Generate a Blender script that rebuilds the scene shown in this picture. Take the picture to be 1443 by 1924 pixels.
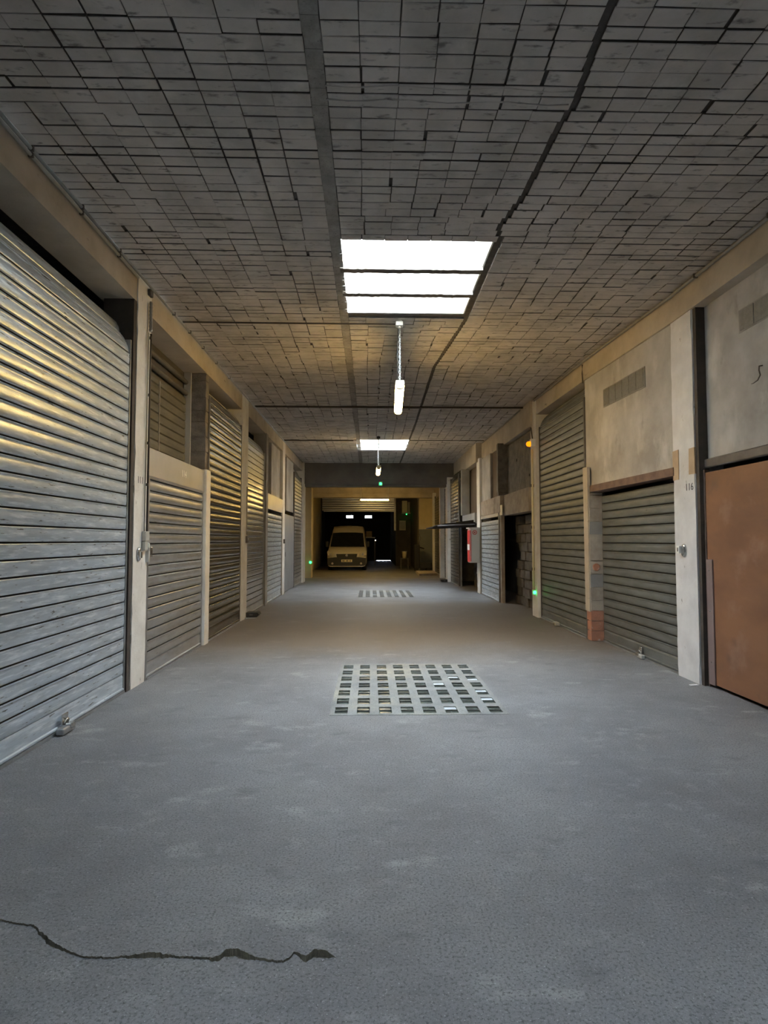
import bpy, bmesh, math, random
from mathutils import Matrix, Vector, noise

# ------------------------------------------------------------------ clear, camera, world, exposure
for o in list(bpy.data.objects):
    bpy.data.objects.remove(o)
SC = bpy.context.scene
COL = SC.collection
random.seed(7)
R = math.radians
PI = math.pi

F_PX, CAM_H = 1100.0, 1.45
cam_d = bpy.data.cameras.new('camera')
cam_d.sensor_fit = 'VERTICAL'
cam_d.sensor_height = 36.0
cam_d.lens = F_PX / 1924.0 * 36.0
cam_d.clip_end = 200
cam = bpy.data.objects.new('camera', cam_d)
COL.objects.link(cam)
cam.location = (0, 0, CAM_H)
cam.rotation_euler = (R(90) + math.atan(53 / F_PX), 0, -math.atan(26.5 / F_PX))
SC.camera = cam

world = bpy.data.worlds.new('overcast_sky')
SC.world = world
world.use_nodes = True
_bg = world.node_tree.nodes['Background']
_bg.inputs['Color'].default_value = (0.66, 0.82, 1.0, 1)
_bg.inputs['Strength'].default_value = 62.0

SC.view_settings.view_transform = 'Standard'
SC.view_settings.look = 'None'
SC.view_settings.gamma = 1.0
SC.view_settings.use_curve_mapping = False
SC.view_settings.exposure = 0.5
SC.cycles.use_denoising = True
SC.cycles.max_bounces = 10
SC.cycles.diffuse_bounces = 6
SC.cycles.sample_clamp_indirect = 8.0


def portal(name, loc, sx, sy, rot):
    d = bpy.data.lights.new(name, 'AREA')
    d.shape = 'RECTANGLE'
    d.size, d.size_y = sx, sy
    d.cycles.is_portal = True
    o = bpy.data.objects.new(name, d)
    COL.objects.link(o)
    o.location = loc
    o.rotation_euler = rot
    return o


SHAFT = 1.3
ZC = 4.15           # underside of the tiled ceiling
SKY = [(-0.30, 1.13, 5.18, 6.92), (-0.40, 1.07, 15.75, 17.65), (-0.30, 1.13, -2.4, -0.7)]
for (a, b, c, d) in SKY:
    portal('skylight_portal', ((a + b) / 2, (c + d) / 2, ZC + SHAFT + 0.01), b - a, d - c, (0, 0, 0))

LAMP_WARM = (1.0, 0.64, 0.19)
LAMP_STRENGTH = 90.0

# ------------------------------------------------------------------ materials
MATS = {}


def mat(name, c1, c2=None, scale=3.0, rough=0.85, metal=0.0, bump=0.0, bscale=60.0, stretch=(1, 1, 1),
        spots=None, spots2=None, lo=0.35, hi=0.65, emis=None, spec=0.5, detail=6.0, fine=None, fine2=None, brown_band=None, spots3=None):
    """procedural material on world position; spots = (colour, scale, lo, hi, stretch)"""
    m = bpy.data.materials.new(name)
    m.use_nodes = True
    nt = m.node_tree
    N, L = nt.nodes, nt.links
    b = N['Principled BSDF']
    b.inputs['Roughness'].default_value = rough
    b.inputs['Metallic'].default_value = metal
    b.inputs['Specular IOR Level'].default_value = spec
    geo = N.new('ShaderNodeNewGeometry')

    def vec(st):
        mp = N.new('ShaderNodeMapping')
        mp.inputs['Scale'].default_value = st
        L.new(geo.outputs['Position'], mp.inputs['Vector'])
        return mp.outputs['Vector']

    def nz(sc, st=(1, 1, 1), det=detail, rg=0.6):
        n = N.new('ShaderNodeTexNoise')
        n.inputs['Scale'].default_value = sc
        n.inputs['Detail'].default_value = det
        n.inputs['Roughness'].default_value = rg
        L.new(vec(st), n.inputs['Vector'])
        return n.outputs['Fac']

    def ramp(f, a, c):
        r = N.new('ShaderNodeMapRange')
        r.inputs['From Min'].default_value = a
        r.inputs['From Max'].default_value = c
        L.new(f, r.inputs['Value'])
        return r.outputs['Result']

    def mix(f, A, B):
        x = N.new('ShaderNodeMix')
        x.data_type = 'RGBA'
        L.new(f, x.inputs['Factor'])
        for k, v in (('A', A), ('B', B)):
            s = [i for i in x.inputs if i.name == k and i.type == 'RGBA'][0]
            if isinstance(v, tuple):
                s.default_value = (*v, 1)
            else:
                L.new(v, s)
        return [o for o in x.outputs if o.type == 'RGBA'][0]

    col = c1
    if c2:
        col = mix(ramp(nz(scale, stretch), lo, hi), c1, c2)
    for sp in (spots, spots2, spots3):
        if sp:
            col = mix(ramp(nz(sp[1], sp[4] if len(sp) > 4 else (1, 1, 1)), sp[2], sp[3]), col, sp[0])
    if brown_band:
        # brown band across the aisle, noisy-edged, fading out at both ends
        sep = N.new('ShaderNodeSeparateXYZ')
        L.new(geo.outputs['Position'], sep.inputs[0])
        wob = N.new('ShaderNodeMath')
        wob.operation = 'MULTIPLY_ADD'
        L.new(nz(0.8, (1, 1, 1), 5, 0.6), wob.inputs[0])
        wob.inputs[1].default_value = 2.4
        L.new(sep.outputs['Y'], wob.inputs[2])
        a_, b_ = ramp(wob.outputs[0], brown_band[1], brown_band[2]), ramp(wob.outputs[0], brown_band[4], brown_band[3])
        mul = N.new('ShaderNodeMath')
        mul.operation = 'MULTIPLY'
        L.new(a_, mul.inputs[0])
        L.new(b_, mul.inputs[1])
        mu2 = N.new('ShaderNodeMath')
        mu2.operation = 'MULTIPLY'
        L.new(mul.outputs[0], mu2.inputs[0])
        mu2.inputs[1].default_value = brown_band[5]
        col = mix(mu2.outputs[0], col, brown_band[0])
    for fn in (fine, fine2):
        if fn:
            col = mix(ramp(nz(fn[1], (1, 1, 1), 3, 0.7), fn[2], fn[3]), col, fn[0])
    if isinstance(col, tuple):
        b.inputs['Base Color'].default_value = (*col, 1)
    else:
        L.new(col, b.inputs['Base Color'])
    if bump:
        bp = N.new('ShaderNodeBump')
        bp.inputs['Strength'].default_value = bump
        bp.inputs['Distance'].default_value = 0.01
        L.new(nz(bscale, (1, 1, 1), 5, 0.65), bp.inputs['Height'])
        L.new(bp.outputs['Normal'], b.inputs['Normal'])
    if emis:
        b.inputs['Emission Color'].default_value = (*emis[0], 1)
        b.inputs['Emission Strength'].default_value = emis[1]
    MATS[name] = m
    return m


# concrete, plaster, paint
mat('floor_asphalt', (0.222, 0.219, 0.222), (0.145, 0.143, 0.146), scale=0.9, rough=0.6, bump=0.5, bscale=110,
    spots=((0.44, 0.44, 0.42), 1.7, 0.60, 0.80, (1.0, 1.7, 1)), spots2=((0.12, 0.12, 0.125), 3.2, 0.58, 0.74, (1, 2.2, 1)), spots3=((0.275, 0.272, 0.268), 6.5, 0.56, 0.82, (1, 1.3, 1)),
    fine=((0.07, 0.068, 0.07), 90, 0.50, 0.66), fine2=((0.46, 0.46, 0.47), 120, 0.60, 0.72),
    brown_band=((0.165, 0.125, 0.08), 8.3, 9.6, 14.2, 15.6, 0.72))
mat('tile_whitewash', (0.53, 0.49, 0.455), (0.37, 0.345, 0.315), scale=2.5, bump=0.25, bscale=45,
    spots=((0.15, 0.14, 0.13), 7, 0.58, 0.70, (1, 2.5, 1)), spots2=((0.54, 0.51, 0.47), 4, 0.52, 0.75))
mat('ceiling_grout', (0.06, 0.055, 0.05), (0.10, 0.09, 0.08), scale=12)
mat('concrete_band', (0.33, 0.31, 0.28), (0.20, 0.19, 0.175), scale=9, bump=0.8, bscale=35, fine=((0.08, 0.075, 0.07), 60, 0.6, 0.75))
mat('pillar_paint', (0.78, 0.76, 0.71), (0.66, 0.63, 0.58), scale=4, bump=0.3, bscale=30, spots=((0.22, 0.20, 0.18), 16, 0.66, 0.72, (1, 1, 0.5)))
mat('pillar_white', (0.74, 0.74, 0.75), (0.60, 0.60, 0.61), scale=3, bump=0.35, bscale=24, spots=((0.30, 0.29, 0.28), 14, 0.66, 0.74, (1, 1, 0.6)))
mat('beam_cream', (0.52, 0.46, 0.37), (0.40, 0.345, 0.27), scale=2.2, bump=0.35, bscale=22, spots=((0.22, 0.19, 0.15), 9, 0.64, 0.76, (1, 0.4, 1.6)))
mat('concrete_grey', (0.33, 0.32, 0.30), (0.24, 0.23, 0.215), scale=2.0, bump=0.3, bscale=30)
mat('plaster_grey', (0.47, 0.46, 0.445), (0.31, 0.295, 0.275), scale=1.6, rough=0.9, bump=0.25, bscale=26,
    spots=((0.56, 0.55, 0.53), 2.6, 0.55, 0.75, (1, 1, 0.55)), spots2=((0.22, 0.20, 0.175), 3.1, 0.62, 0.8, (1, 1, 0.6)))
mat('block_grey', (0.22, 0.20, 0.175), (0.12, 0.11, 0.095), scale=7, bump=0.7, bscale=40)
mat('block_dark', (0.17, 0.15, 0.125), (0.10, 0.09, 0.075), scale=6, bump=0.7, bscale=35)
mat('brick_red', (0.45, 0.20, 0.12), (0.34, 0.16, 0.10), scale=8, bump=0.6, bscale=35, spots=((0.52, 0.42, 0.36), 12, 0.6, 0.75))
mat('brick_tan', (0.42, 0.36, 0.29), (0.30, 0.25, 0.20), scale=6, bump=0.5, bscale=30)
mat('beam_dark', (0.17, 0.15, 0.125), (0.12, 0.105, 0.09), scale=2, bump=0.3, bscale=20)
mat('shell_dark', (0.10, 0.09, 0.08), (0.07, 0.065, 0.06), scale=2)
mat('wall_ochre', (0.64, 0.54, 0.32), (0.56, 0.47, 0.28), scale=2)
mat('wall_dado', (0.20, 0.22, 0.22), (0.16, 0.175, 0.18), scale=2)
mat('wall_brown', (0.11, 0.095, 0.075), (0.075, 0.065, 0.055), scale=2)
mat('patch_tan', (0.50, 0.38, 0.25), (0.44, 0.33, 0.22), scale=6)
mat('shaft_cream', (0.86, 0.78, 0.68), (0.78, 0.69, 0.58), scale=5)
# metals
mat('galv_blue', (0.66, 0.75, 0.84), (0.48, 0.55, 0.62), scale=2.0, rough=0.32, metal=0.4, stretch=(1, 1.2, 9), lo=0.3, hi=0.7,
    spots=((0.09, 0.085, 0.08), 3.2, 0.635, 0.67, (1, 2.2, 22)), spots2=((0.86, 0.93, 1.0), 3.0, 0.50, 0.66, (1, 1.3, 12)), bump=0.05, bscale=20)
mat('galv_mid', (0.58, 0.59, 0.60), (0.42, 0.43, 0.435), scale=2.4, rough=0.28, metal=0.72, stretch=(1, 1.5, 8), lo=0.3, hi=0.7,
    spots=((0.16, 0.15, 0.14), 4, 0.62, 0.75, (1, 1.5, 12)), bump=0.05, bscale=20)
mat('galv_dark', (0.27, 0.25, 0.21), (0.17, 0.16, 0.14), scale=2.2, rough=0.27, metal=0.85, stretch=(1, 1.2, 7),
    spots=((0.06, 0.055, 0.05), 4, 0.64, 0.74, (1, 2, 14)))
mat('galv_green', (0.215, 0.225, 0.215), (0.155, 0.162, 0.155), scale=2.2, rough=0.45, metal=0.45, stretch=(1, 1.2, 6),
    spots=((0.07, 0.065, 0.06), 4, 0.66, 0.74, (1, 2, 14)))
mat('sheet_steel', (0.46, 0.46, 0.46), (0.38, 0.38, 0.38), scale=1.5, rough=0.4, metal=0.6)
mat('groove_shade', (0.035, 0.034, 0.032), rough=0.8)  # dark colour on the groove faces paints in the shade between slats
mat('steel_dark', (0.16, 0.15, 0.15), (0.11, 0.105, 0.10), scale=6, rough=0.6, metal=0.4)
mat('steel_rust', (0.20, 0.13, 0.10), (0.13, 0.085, 0.07), scale=8, rough=0.75, metal=0.2)
mat('strip_dark', (0.075, 0.06, 0.05), (0.05, 0.042, 0.036), scale=8, rough=0.8)
mat('rail_steel', (0.45, 0.46, 0.47), (0.33, 0.33, 0.33), scale=6, rough=0.4, metal=0.7)
mat('chrome', (0.75, 0.76, 0.75), (0.6, 0.6, 0.58), scale=10, rough=0.22, metal=0.95)
mat('brass_lock', (0.36, 0.32, 0.24), (0.28, 0.25, 0.19), scale=10, rough=0.4, metal=0.8)
mat('black_rubber', (0.018, 0.017, 0.016), rough=0.5)
mat('black_void', (0.01, 0.01, 0.01), rough=0.9)
mat('conduit_grey', (0.33, 0.32, 0.29), (0.26, 0.25, 0.22), scale=8, rough=0.5)
mat('conduit_dark', (0.07, 0.06, 0.05), rough=0.6)
mat('plastic_grey', (0.42, 0.41, 0.37), rough=0.45)
mat('plastic_pale', (0.62, 0.66, 0.58), rough=0.4)
mat('plastic_white', (0.80, 0.80, 0.77), rough=0.4)
mat('door_brown', (0.235, 0.108, 0.052), (0.17, 0.077, 0.04), scale=1.8, rough=0.62, stretch=(1, 0.6, 1.3), bump=0.12, bscale=30,
    spots=((0.13, 0.075, 0.05), 2.2, 0.56, 0.75), spots2=((0.27, 0.15, 0.10), 2.7, 0.56, 0.76))
mat('door_brown_trim', (0.24, 0.175, 0.165), (0.19, 0.14, 0.13), scale=4, rough=0.6)
mat('wood_old', (0.16, 0.115, 0.07), (0.10, 0.07, 0.045), scale=4, stretch=(1, 6, 0.6), rough=0.8)
mat('panel_dull', (0.135, 0.125, 0.10), (0.09, 0.085, 0.068), scale=2, stretch=(1, 1, 3), rough=0.7)
mat('hoarding_grey', (0.33, 0.335, 0.34), (0.26, 0.265, 0.27), scale=2, rough=0.5, metal=0.3)
mat('paint_mark', (0.10, 0.10, 0.11), rough=0.8)
mat('paint_mark_white', (0.92, 0.91, 0.86), rough=0.7)
mat('lens_glass', (0.06, 0.07, 0.06), (0.10, 0.115, 0.10), scale=6, rough=0.22)
mat('lens_sheen', (0.62, 0.68, 0.70), (0.5, 0.55, 0.58), scale=20, rough=0.45)
mat('lens_concrete', (0.275, 0.27, 0.25), (0.20, 0.20, 0.195), scale=3.5, bump=0.4, bscale=90, spots=((0.36, 0.33, 0.26), 1.2, 0.5, 0.7), fine=((0.10, 0.10, 0.10), 95, 0.52, 0.7))
mat('vent_glass', (0.20, 0.20, 0.185), (0.15, 0.15, 0.14), scale=30, rough=0.3, bump=0.5, bscale=70)
mat('soil', (0.17, 0.145, 0.105), (0.11, 0.095, 0.07), scale=30, bump=0.8, bscale=80)
mat('cabinet_grey', (0.60, 0.60, 0.56), rough=0.5)
mat('cabinet_red', (0.50, 0.04, 0.035), rough=0.45)
mat('paper_white', (0.85, 0.85, 0.86), rough=0.7)
mat('sign_cream', (0.85, 0.76, 0.52), rough=0.5)
mat('van_paint', (0.62, 0.58, 0.50), rough=0.3, spec=0.5)
mat('van_plastic', (0.03, 0.03, 0.03), rough=0.5)
mat('van_glass', (0.01, 0.012, 0.014), rough=0.06)
mat('van_lamp', (0.55, 0.52, 0.44), rough=0.15)
mat('gate_dark', (0.025, 0.023, 0.021), rough=0.85, spec=0.1)
mat('wood_pale', (0.40, 0.30, 0.17), (0.30, 0.22, 0.12), scale=6)
mat('lamp_diffuser', (0.9, 0.85, 0.7), rough=0.4, emis=(LAMP_WARM, LAMP_STRENGTH))
mat('lamp_diffuser_far', (0.9, 0.85, 0.7), rough=0.4, emis=(LAMP_WARM, LAMP_STRENGTH * 0.6))
mat('lamp_diffuser_end', (0.9, 0.85, 0.7), rough=0.4, emis=(LAMP_WARM, LAMP_STRENGTH * 1.0))
mat('lamp_end', (0.80, 0.74, 0.52), rough=0.45)
mat('led_green', (0.05, 0.5, 0.12), rough=0.3, emis=((0.03, 1.0, 0.15), 5.0))
mat('led_amber', (0.8, 0.35, 0.04), rough=0.3, emis=((1.0, 0.24, 0.0), 1.3))
mat('led_white', (0.8, 0.8, 0.75), rough=0.3, emis=((1.0, 0.9, 0.7), 4.0))


def pane_material():
    m = bpy.data.materials.new('skylight_pane')
    m.use_nodes = True
    nt = m.node_tree
    nt.nodes.clear()
    out = nt.nodes.new('ShaderNodeOutputMaterial')
    tr = nt.nodes.new('ShaderNodeBsdfTransparent')
    tr.inputs['Color'].default_value = (0.94, 0.96, 0.97, 1)
    tl = nt.nodes.new('ShaderNodeBsdfTranslucent')
    tl.inputs['Color'].default_value = (0.9, 0.93, 0.95, 1)
    mx = nt.nodes.new('ShaderNodeMixShader')
    mx.inputs['Fac'].default_value = 0.25
    nt.links.new(tr.outputs[0], mx.inputs[1])
    nt.links.new(tl.outputs[0], mx.inputs[2])
    nt.links.new(mx.outputs[0], out.inputs[0])
    MATS['skylight_pane'] = m


pane_material()

# ------------------------------------------------------------------ helpers


def wmat(o):
    m = Matrix.Translation(o.location) @ o.rotation_euler.to_matrix().to_4x4()
    return wmat(o.parent) @ m if o.parent else m


def BM():
    return bmesh.new()


def box(bm, x0, x1, y0, y1, z0, z1, jit=0.0):
    vs = []
    for (x, y, z) in ((x0, y0, z0), (x1, y0, z0), (x1, y1, z0), (x0, y1, z0), (x0, y0, z1), (x1, y0, z1), (x1, y1, z1), (x0, y1, z1)):
        j = [random.uniform(-jit, jit) if jit else 0 for _ in range(3)]
        vs.append(bm.verts.new((x + j[0], y + j[1], z + j[2])))
    for f in ((0, 3, 2, 1), (4, 5, 6, 7), (0, 1, 5, 4), (1, 2, 6, 5), (2, 3, 7, 6), (3, 0, 4, 7)):
        bm.faces.new([vs[i] for i in f])
    return bm


def rbox(bm, x0, x1, y0, y1, z0, z1, r=0.01, seg=2):
    t = BM()
    box(t, x0, x1, y0, y1, z0, z1)
    bmesh.ops.bevel(t, geom=t.edges[:] , offset=r, segments=seg, affect='EDGES', profile=0.5)
    me = bpy.data.meshes.new('tmp')
    t.to_mesh(me)
    t.free()
    bm.from_mesh(me)
    bpy.data.meshes.remove(me)
    return bm


def tube(bm, pts, r, n=8, cap=True):
    pts = [Vector(p) for p in pts]
    rings = []
    for i, p in enumerate(pts):
        d = (pts[min(i + 1, len(pts) - 1)] - pts[max(i - 1, 0)]).normalized()
        a = d.orthogonal().normalized() if abs(d.z) > 0.99 or i == 0 else None
        if a is None or i == 0:
            a = d.cross(Vector((0, 0, 1)))
            if a.length < 1e-3:
                a = Vector((1, 0, 0))
            a.normalize()
        b = d.cross(a).normalized()
        rr = r[i] if isinstance(r, (list, tuple)) else r
        rings.append([bm.verts.new(p + a * rr * math.cos(2 * PI * k / n) + b * rr * math.sin(2 * PI * k / n)) for k in range(n)])
    for i in range(len(rings) - 1):
        for k in range(n):
            f = bm.faces.new((rings[i][k], rings[i][(k + 1) % n], rings[i + 1][(k + 1) % n], rings[i + 1][k]))
            f.smooth = True
    if cap:
        bm.faces.new(rings[0][::-1])
        bm.faces.new(rings[-1])
    return bm


def lathe(bm, prof, n=16, center=(0, 0, 0), axis='Z'):
    rings = []
    for (r, h) in prof:
        ring = []
        for k in range(n):
            c, s = math.cos(2 * PI * k / n) * r, math.sin(2 * PI * k / n) * r
            p = {'Z': (c, s, h), 'X': (h, c, s), 'Y': (s, h, c)}[axis]
            ring.append(bm.verts.new((p[0] + center[0], p[1] + center[1], p[2] + center[2])))
        rings.append(ring)
    for i in range(len(rings) - 1):
        for k in range(n):
            f = bm.faces.new((rings[i][k], rings[i][(k + 1) % n], rings[i + 1][(k + 1) % n], rings[i + 1][k]))
            f.smooth = True
    bm.faces.new(rings[0][::-1])
    bm.faces.new(rings[-1])
    return bm


def prism(bm, poly, axis, a, b):
    """extrude 2-D polygon; axis 'X': poly=(y,z); 'Y': poly=(x,z); 'Z': poly=(x,y)"""
    def P(u, v, w):
        return {'X': (w, u, v), 'Y': (u, w, v), 'Z': (u, v, w)}[axis]
    A = [bm.verts.new(P(u, v, a)) for u, v in poly]
    B = [bm.verts.new(P(u, v, b)) for u, v in poly]
    n = len(poly)
    bm.faces.new(A[::-1])
    bm.faces.new(B)
    for i in range(n):
        bm.faces.new((A[i], A[(i + 1) % n], B[(i + 1) % n], B[i]))
    return bm


def mesh(name, bm, m, fix=True):
    if fix:
        bmesh.ops.recalc_face_normals(bm, faces=bm.faces[:])
    me = bpy.data.meshes.new(name)
    bm.to_mesh(me)
    bm.free()
    for k in (m if isinstance(m, (list, tuple)) else [m]):
        me.materials.append(MATS[k])
    return me


def link(name, me, parent=None, loc=None, rot=None):
    o = bpy.data.objects.new(name, me)
    COL.objects.link(o)
    if parent:
        o.parent = parent
    if loc is not None:
        o.location = loc
    if rot is not None:
        o.rotation_euler = rot
    return o


def obj(name, bm, m, parent=None, world=True, loc=None):
    """one mesh object; geometry in world coordinates unless world=False (then local to the parent)"""
    if parent is not None and world:
        bmesh.ops.transform(bm, matrix=wmat(parent).inverted(), verts=bm.verts[:])
    if parent is None and world:
        # put the origin at the base of the mesh
        xs = [v.co for v in bm.verts]
        c = Vector((sum(v.x for v in xs) / len(xs), sum(v.y for v in xs) / len(xs), min(v.z for v in xs)))
        bmesh.ops.translate(bm, vec=-c, verts=bm.verts[:])
        return link(name, mesh(name, bm, m), None, c)
    return link(name, mesh(name, bm, m), parent, loc)


def tag(o, label=None, cat=None, group=None, kind=None):
    if label:
        o['label'] = label
    if cat:
        o['category'] = cat
    if group:
        o['group'] = group
    if kind:
        o['kind'] = kind
    return o


def thing(name, label, cat, loc, rz=0.0, group=None):
    o = bpy.data.objects.new(name, None)
    COL.objects.link(o)
    o.empty_display_size = 0.1
    o.location = loc
    o.rotation_euler = (0, 0, rz)
    return tag(o, label, cat, group)


def struct(name, bm, m, label=None):
    return tag(obj(name, bm, m), label, None, None, 'structure')


def structure_root(name, loc, label=None):
    o = bpy.data.objects.new(name, None)
    COL.objects.link(o)
    o.location = loc
    return tag(o, label, None, None, 'structure')


def text(name, s, size, m, parent, loc, rot, ex=0.0008):
    c = bpy.data.curves.new(name, 'FONT')
    c.body = s
    c.size = size
    c.extrude = ex
    c.align_x = 'CENTER'
    c.align_y = 'CENTER'
    tmp = bpy.data.objects.new('tmp', c)
    COL.objects.link(tmp)
    dg = bpy.context.evaluated_depsgraph_get()
    me = bpy.data.meshes.new_from_object(tmp.evaluated_get(dg))
    bpy.data.objects.remove(tmp)
    me.materials.clear()
    me.materials.append(MATS[m])
    o = link(name, me, parent)
    M = Matrix.Translation(loc) @ (Matrix.Rotation(rot[2], 4, 'Z') @ Matrix.Rotation(rot[1], 4, 'Y') @ Matrix.Rotation(rot[0], 4, 'X'))
    if parent:
        M = wmat(parent).inverted() @ M
    o.location = M.to_translation()
    o.rotation_euler = M.to_euler()
    return o


ROT_L = (R(90), 0, R(90))      # reads from the aisle on the wall at negative X
ROT_R = (R(90), 0, R(-90))     # reads from the aisle on the wall at positive X

XL = -2.33
Y_BACK, Y_FAR = -5.0, 42.0

# ------------------------------------------------------------------ floor
PADS = [(-0.335, 1.165, 4.93, 6.93), (-0.335, 1.165, 15.0, 17.0)]
CR = (-2.4, -0.05, 1.62, 2.72)        # patch of floor with the broken edge
fx0, fx1 = -3.4, 4.2


def floor_mesh():
    bm = BM()
    xs = sorted({fx0, fx1, CR[0], CR[1], PADS[0][0], PADS[0][1]})
    ys = sorted({Y_BACK - 6, Y_FAR + 1, CR[2], CR[3], PADS[0][2], PADS[0][3], PADS[1][2], PADS[1][3]})
    for i in range(len(xs) - 1):
        for j in range(len(ys) - 1):
            cx, cy = (xs[i] + xs[i + 1]) / 2, (ys[j] + ys[j + 1]) / 2
            if any(a < cx < b and c < cy < d for (a, b, c, d) in PADS + [CR]):
                continue
            bm.faces.new([bm.verts.new(p) for p in ((xs[i], ys[j], 0), (xs[i + 1], ys[j], 0), (xs[i + 1], ys[j + 1], 0), (xs[i], ys[j + 1], 0))])
    bmesh.ops.remove_doubles(bm, verts=bm.verts[:], dist=1e-5)
    box(bm, fx0, fx1, Y_BACK - 6, Y_FAR + 1, -0.30, -0.12)
    return bm


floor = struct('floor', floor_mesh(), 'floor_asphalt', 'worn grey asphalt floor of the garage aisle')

crack_line = [(-2.45, 2.44), (-1.413, 2.347), (-1.339, 2.323), (-1.273, 2.312), (-1.19, 2.251), (-1.125, 2.201), (-1.01, 2.139), (-0.913, 2.129),
              (-0.843, 2.135), (-0.766, 2.152), (-0.676, 2.131), (-0.543, 2.118), (-0.525, 2.133), (-0.507, 2.159), (-0.471, 2.163), (-0.428, 2.138),
              (-0.396, 2.117), (-0.301, 2.096), (-0.276, 2.114), (-0.266, 2.142), (-0.221, 2.12), (-0.196, 2.151), (-0.158, 2.148), (-0.115, 2.11), (0.1, 2.10)]


def crack_y(x):
    for (a, b), (c, d) in zip(crack_line, crack_line[1:]):
        if a <= x <= c:
            return b + (d - b) * (x - a) / (c - a)
    return 2.02


def crack_patch():
    bm = BM()
    nx = 760
    g = []
    up = [1, 0.75, 0.55, 0.4, 0.28, 0.18, 0.1, 0.05, 0.02, 0]
    dn = [0, 0.02, 0.05, 0.1, 0.18, 0.28, 0.4, 0.55, 0.75, 1]
    soil_rows = range(len(up) - 1, len(up) + 4)
    for i in range(nx + 1):
        x = CR[0] + (CR[1] - CR[0]) * i / nx
        cy = crack_y(x) + 0.005 * noise.noise(Vector((x * 22, 0, 1))) + 0.006 * noise.noise(Vector((x * 70, 3, 1))) + 0.004 * noise.noise(Vector((x * 190, 8, 1)))
        hole = max(0.0, 1 - abs(x + 0.475) / 0.085, 1 - abs(x + 0.185) / 0.075, 0.4 * (1 - abs(x + 0.77) / 0.09), 0.35 * (1 - abs(x + 1.16) / 0.1))
        hole = min(1.0, hole * 1.6)
        wid = 0.003 + 0.003 * noise.noise(Vector((x * 9, 7, 0))) + 0.030 * hole * (0.8 + 0.4 * noise.noise(Vector((x * 40, 2, 0))))
        if -1.02 < x < -0.86 or x < -1.27:
            wid *= 0.35
        fade = min(1.0, max(0.0, (-0.112 - x) / 0.03)) * min(1.0, max(0.0, (x + 2.38) / 0.03))
        wid = max(0.0008, wid * fade)
        dep = fade * (0.010 + 0.012 * hole)
        sag = fade * (0.003 + 0.004 * hole)
        col = []
        for u in up:
            y = cy + (CR[3] - cy) * u
            col.append((x, y, 0.003 * fade * max(0.0, 1 - (y - cy) / 0.03) if u < 1 else 0.0))
        for q, k in ((0.04, 1.0), (0.35, 0.95), (0.7, 0.7), (0.95, 0.45)):
            col.append((x, cy - wid * q, -dep * k - 0.002 * hole * noise.noise(Vector((x * 90, q * 30, 0)))))
        yb = cy - wid
        for u in dn:
            y = yb + (CR[2] - yb) * u
            col.append((x, y, -sag * max(0.0, 1 - (yb - y) / 0.12)))
        g.append([bm.verts.new(p) for p in col])
    for i in range(nx):
        for j in range(len(g[0]) - 1):
            f = bm.faces.new((g[i][j], g[i][j + 1], g[i + 1][j + 1], g[i + 1][j]))
            if j in soil_rows:
                f.material_index = 1
    return bm


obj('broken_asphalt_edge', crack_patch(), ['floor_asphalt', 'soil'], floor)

# pavement lights let into the floor
PITCH_X = 1.5 / 8


def lens_mesh(m):
    bm = BM()
    rbox(bm, -0.052, 0.052, -0.042, 0.042, -0.02, 0.0, 0.006, 2)
    return mesh('lens', bm, m, True)


LENS, LENS_SHEEN = lens_mesh('lens_glass'), lens_mesh('lens_sheen')  # pale lenses carry the skylight's sheen as base colour


def pavement_light(pad, label, missing, pale):
    x0, x1, y0, y1 = pad
    t = thing('pavement_light', label, 'pavement light', ((x0 + x1) / 2, (y0 + y1) / 2, 0), 0, 'glass lens panels in the floor')
    bm = BM()
    cx = [x0 + PITCH_X * (i + 0.5) for i in range(8)]
    cy = []
    for k in range(7):
        c = y0 + 0.14 + k * 0.285
        cy += [c - 0.048, c + 0.048]
    hw, hh = 0.0545, 0.0445
    xs = [x0] + [v for c in cx for v in (c - hw, c + hw)] + [x1]
    ys = [y0] + [v for c in cy for v in (c - hh, c + hh)] + [y1]
    zt, zb = 0.003, -0.035
    V = {}

    def v(i, j, z):
        k = (i, j, z)
        if k not in V:
            V[k] = bm.verts.new((xs[i], ys[j], z))
        return V[k]
    for i in range(len(xs) - 1):
        for j in range(len(ys) - 1):
            hole = i % 2 == 1 and j % 2 == 1
            if not hole:
                bm.faces.new((v(i, j, zt), v(i + 1, j, zt), v(i + 1, j + 1, zt), v(i, j + 1, zt)))
            else:
                bm.faces.new((v(i, j, zb), v(i + 1, j, zb), v(i + 1, j + 1, zb), v(i, j + 1, zb)))
                for (a, b) in (((i, j), (i + 1, j)), ((i + 1, j), (i + 1, j + 1)), ((i + 1, j + 1), (i, j + 1)), ((i, j + 1), (i, j))):
                    bm.faces.new((v(*a, zt), v(*b, zt), v(*b, zb), v(*a, zb)))
    # outer skirt
    box(bm, x0, x1, y0, y1, -0.11, -0.05)
    for (a, b, c, d) in ((x0, x0, y0, y1), (x1, x1, y0, y1), (x0, x1, y0, y0), (x0, x1, y1, y1)):
        bm.faces.new([bm.verts.new(p) for p in ((a, c, zt), (b, d, zt), (b, d, -0.06), (a, c, -0.06))])
    obj('concrete_grid', bm, 'lens_concrete', t)
    for i, xx in enumerate(cx):
        for j, yy in enumerate(cy):
            if (i, j) in missing:
                continue
            f = (i, j) in pale
            o = link('glass_lens', LENS_SHEEN if f else LENS, t,
                     (xx - t.location.x, yy - t.location.y, (-0.001 if f else -0.005) + random.uniform(-0.003, 0.001)),
                     (random.uniform(-0.03, 0.03), random.uniform(-0.03, 0.03), random.uniform(-0.02, 0.02)))
    return t


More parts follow.
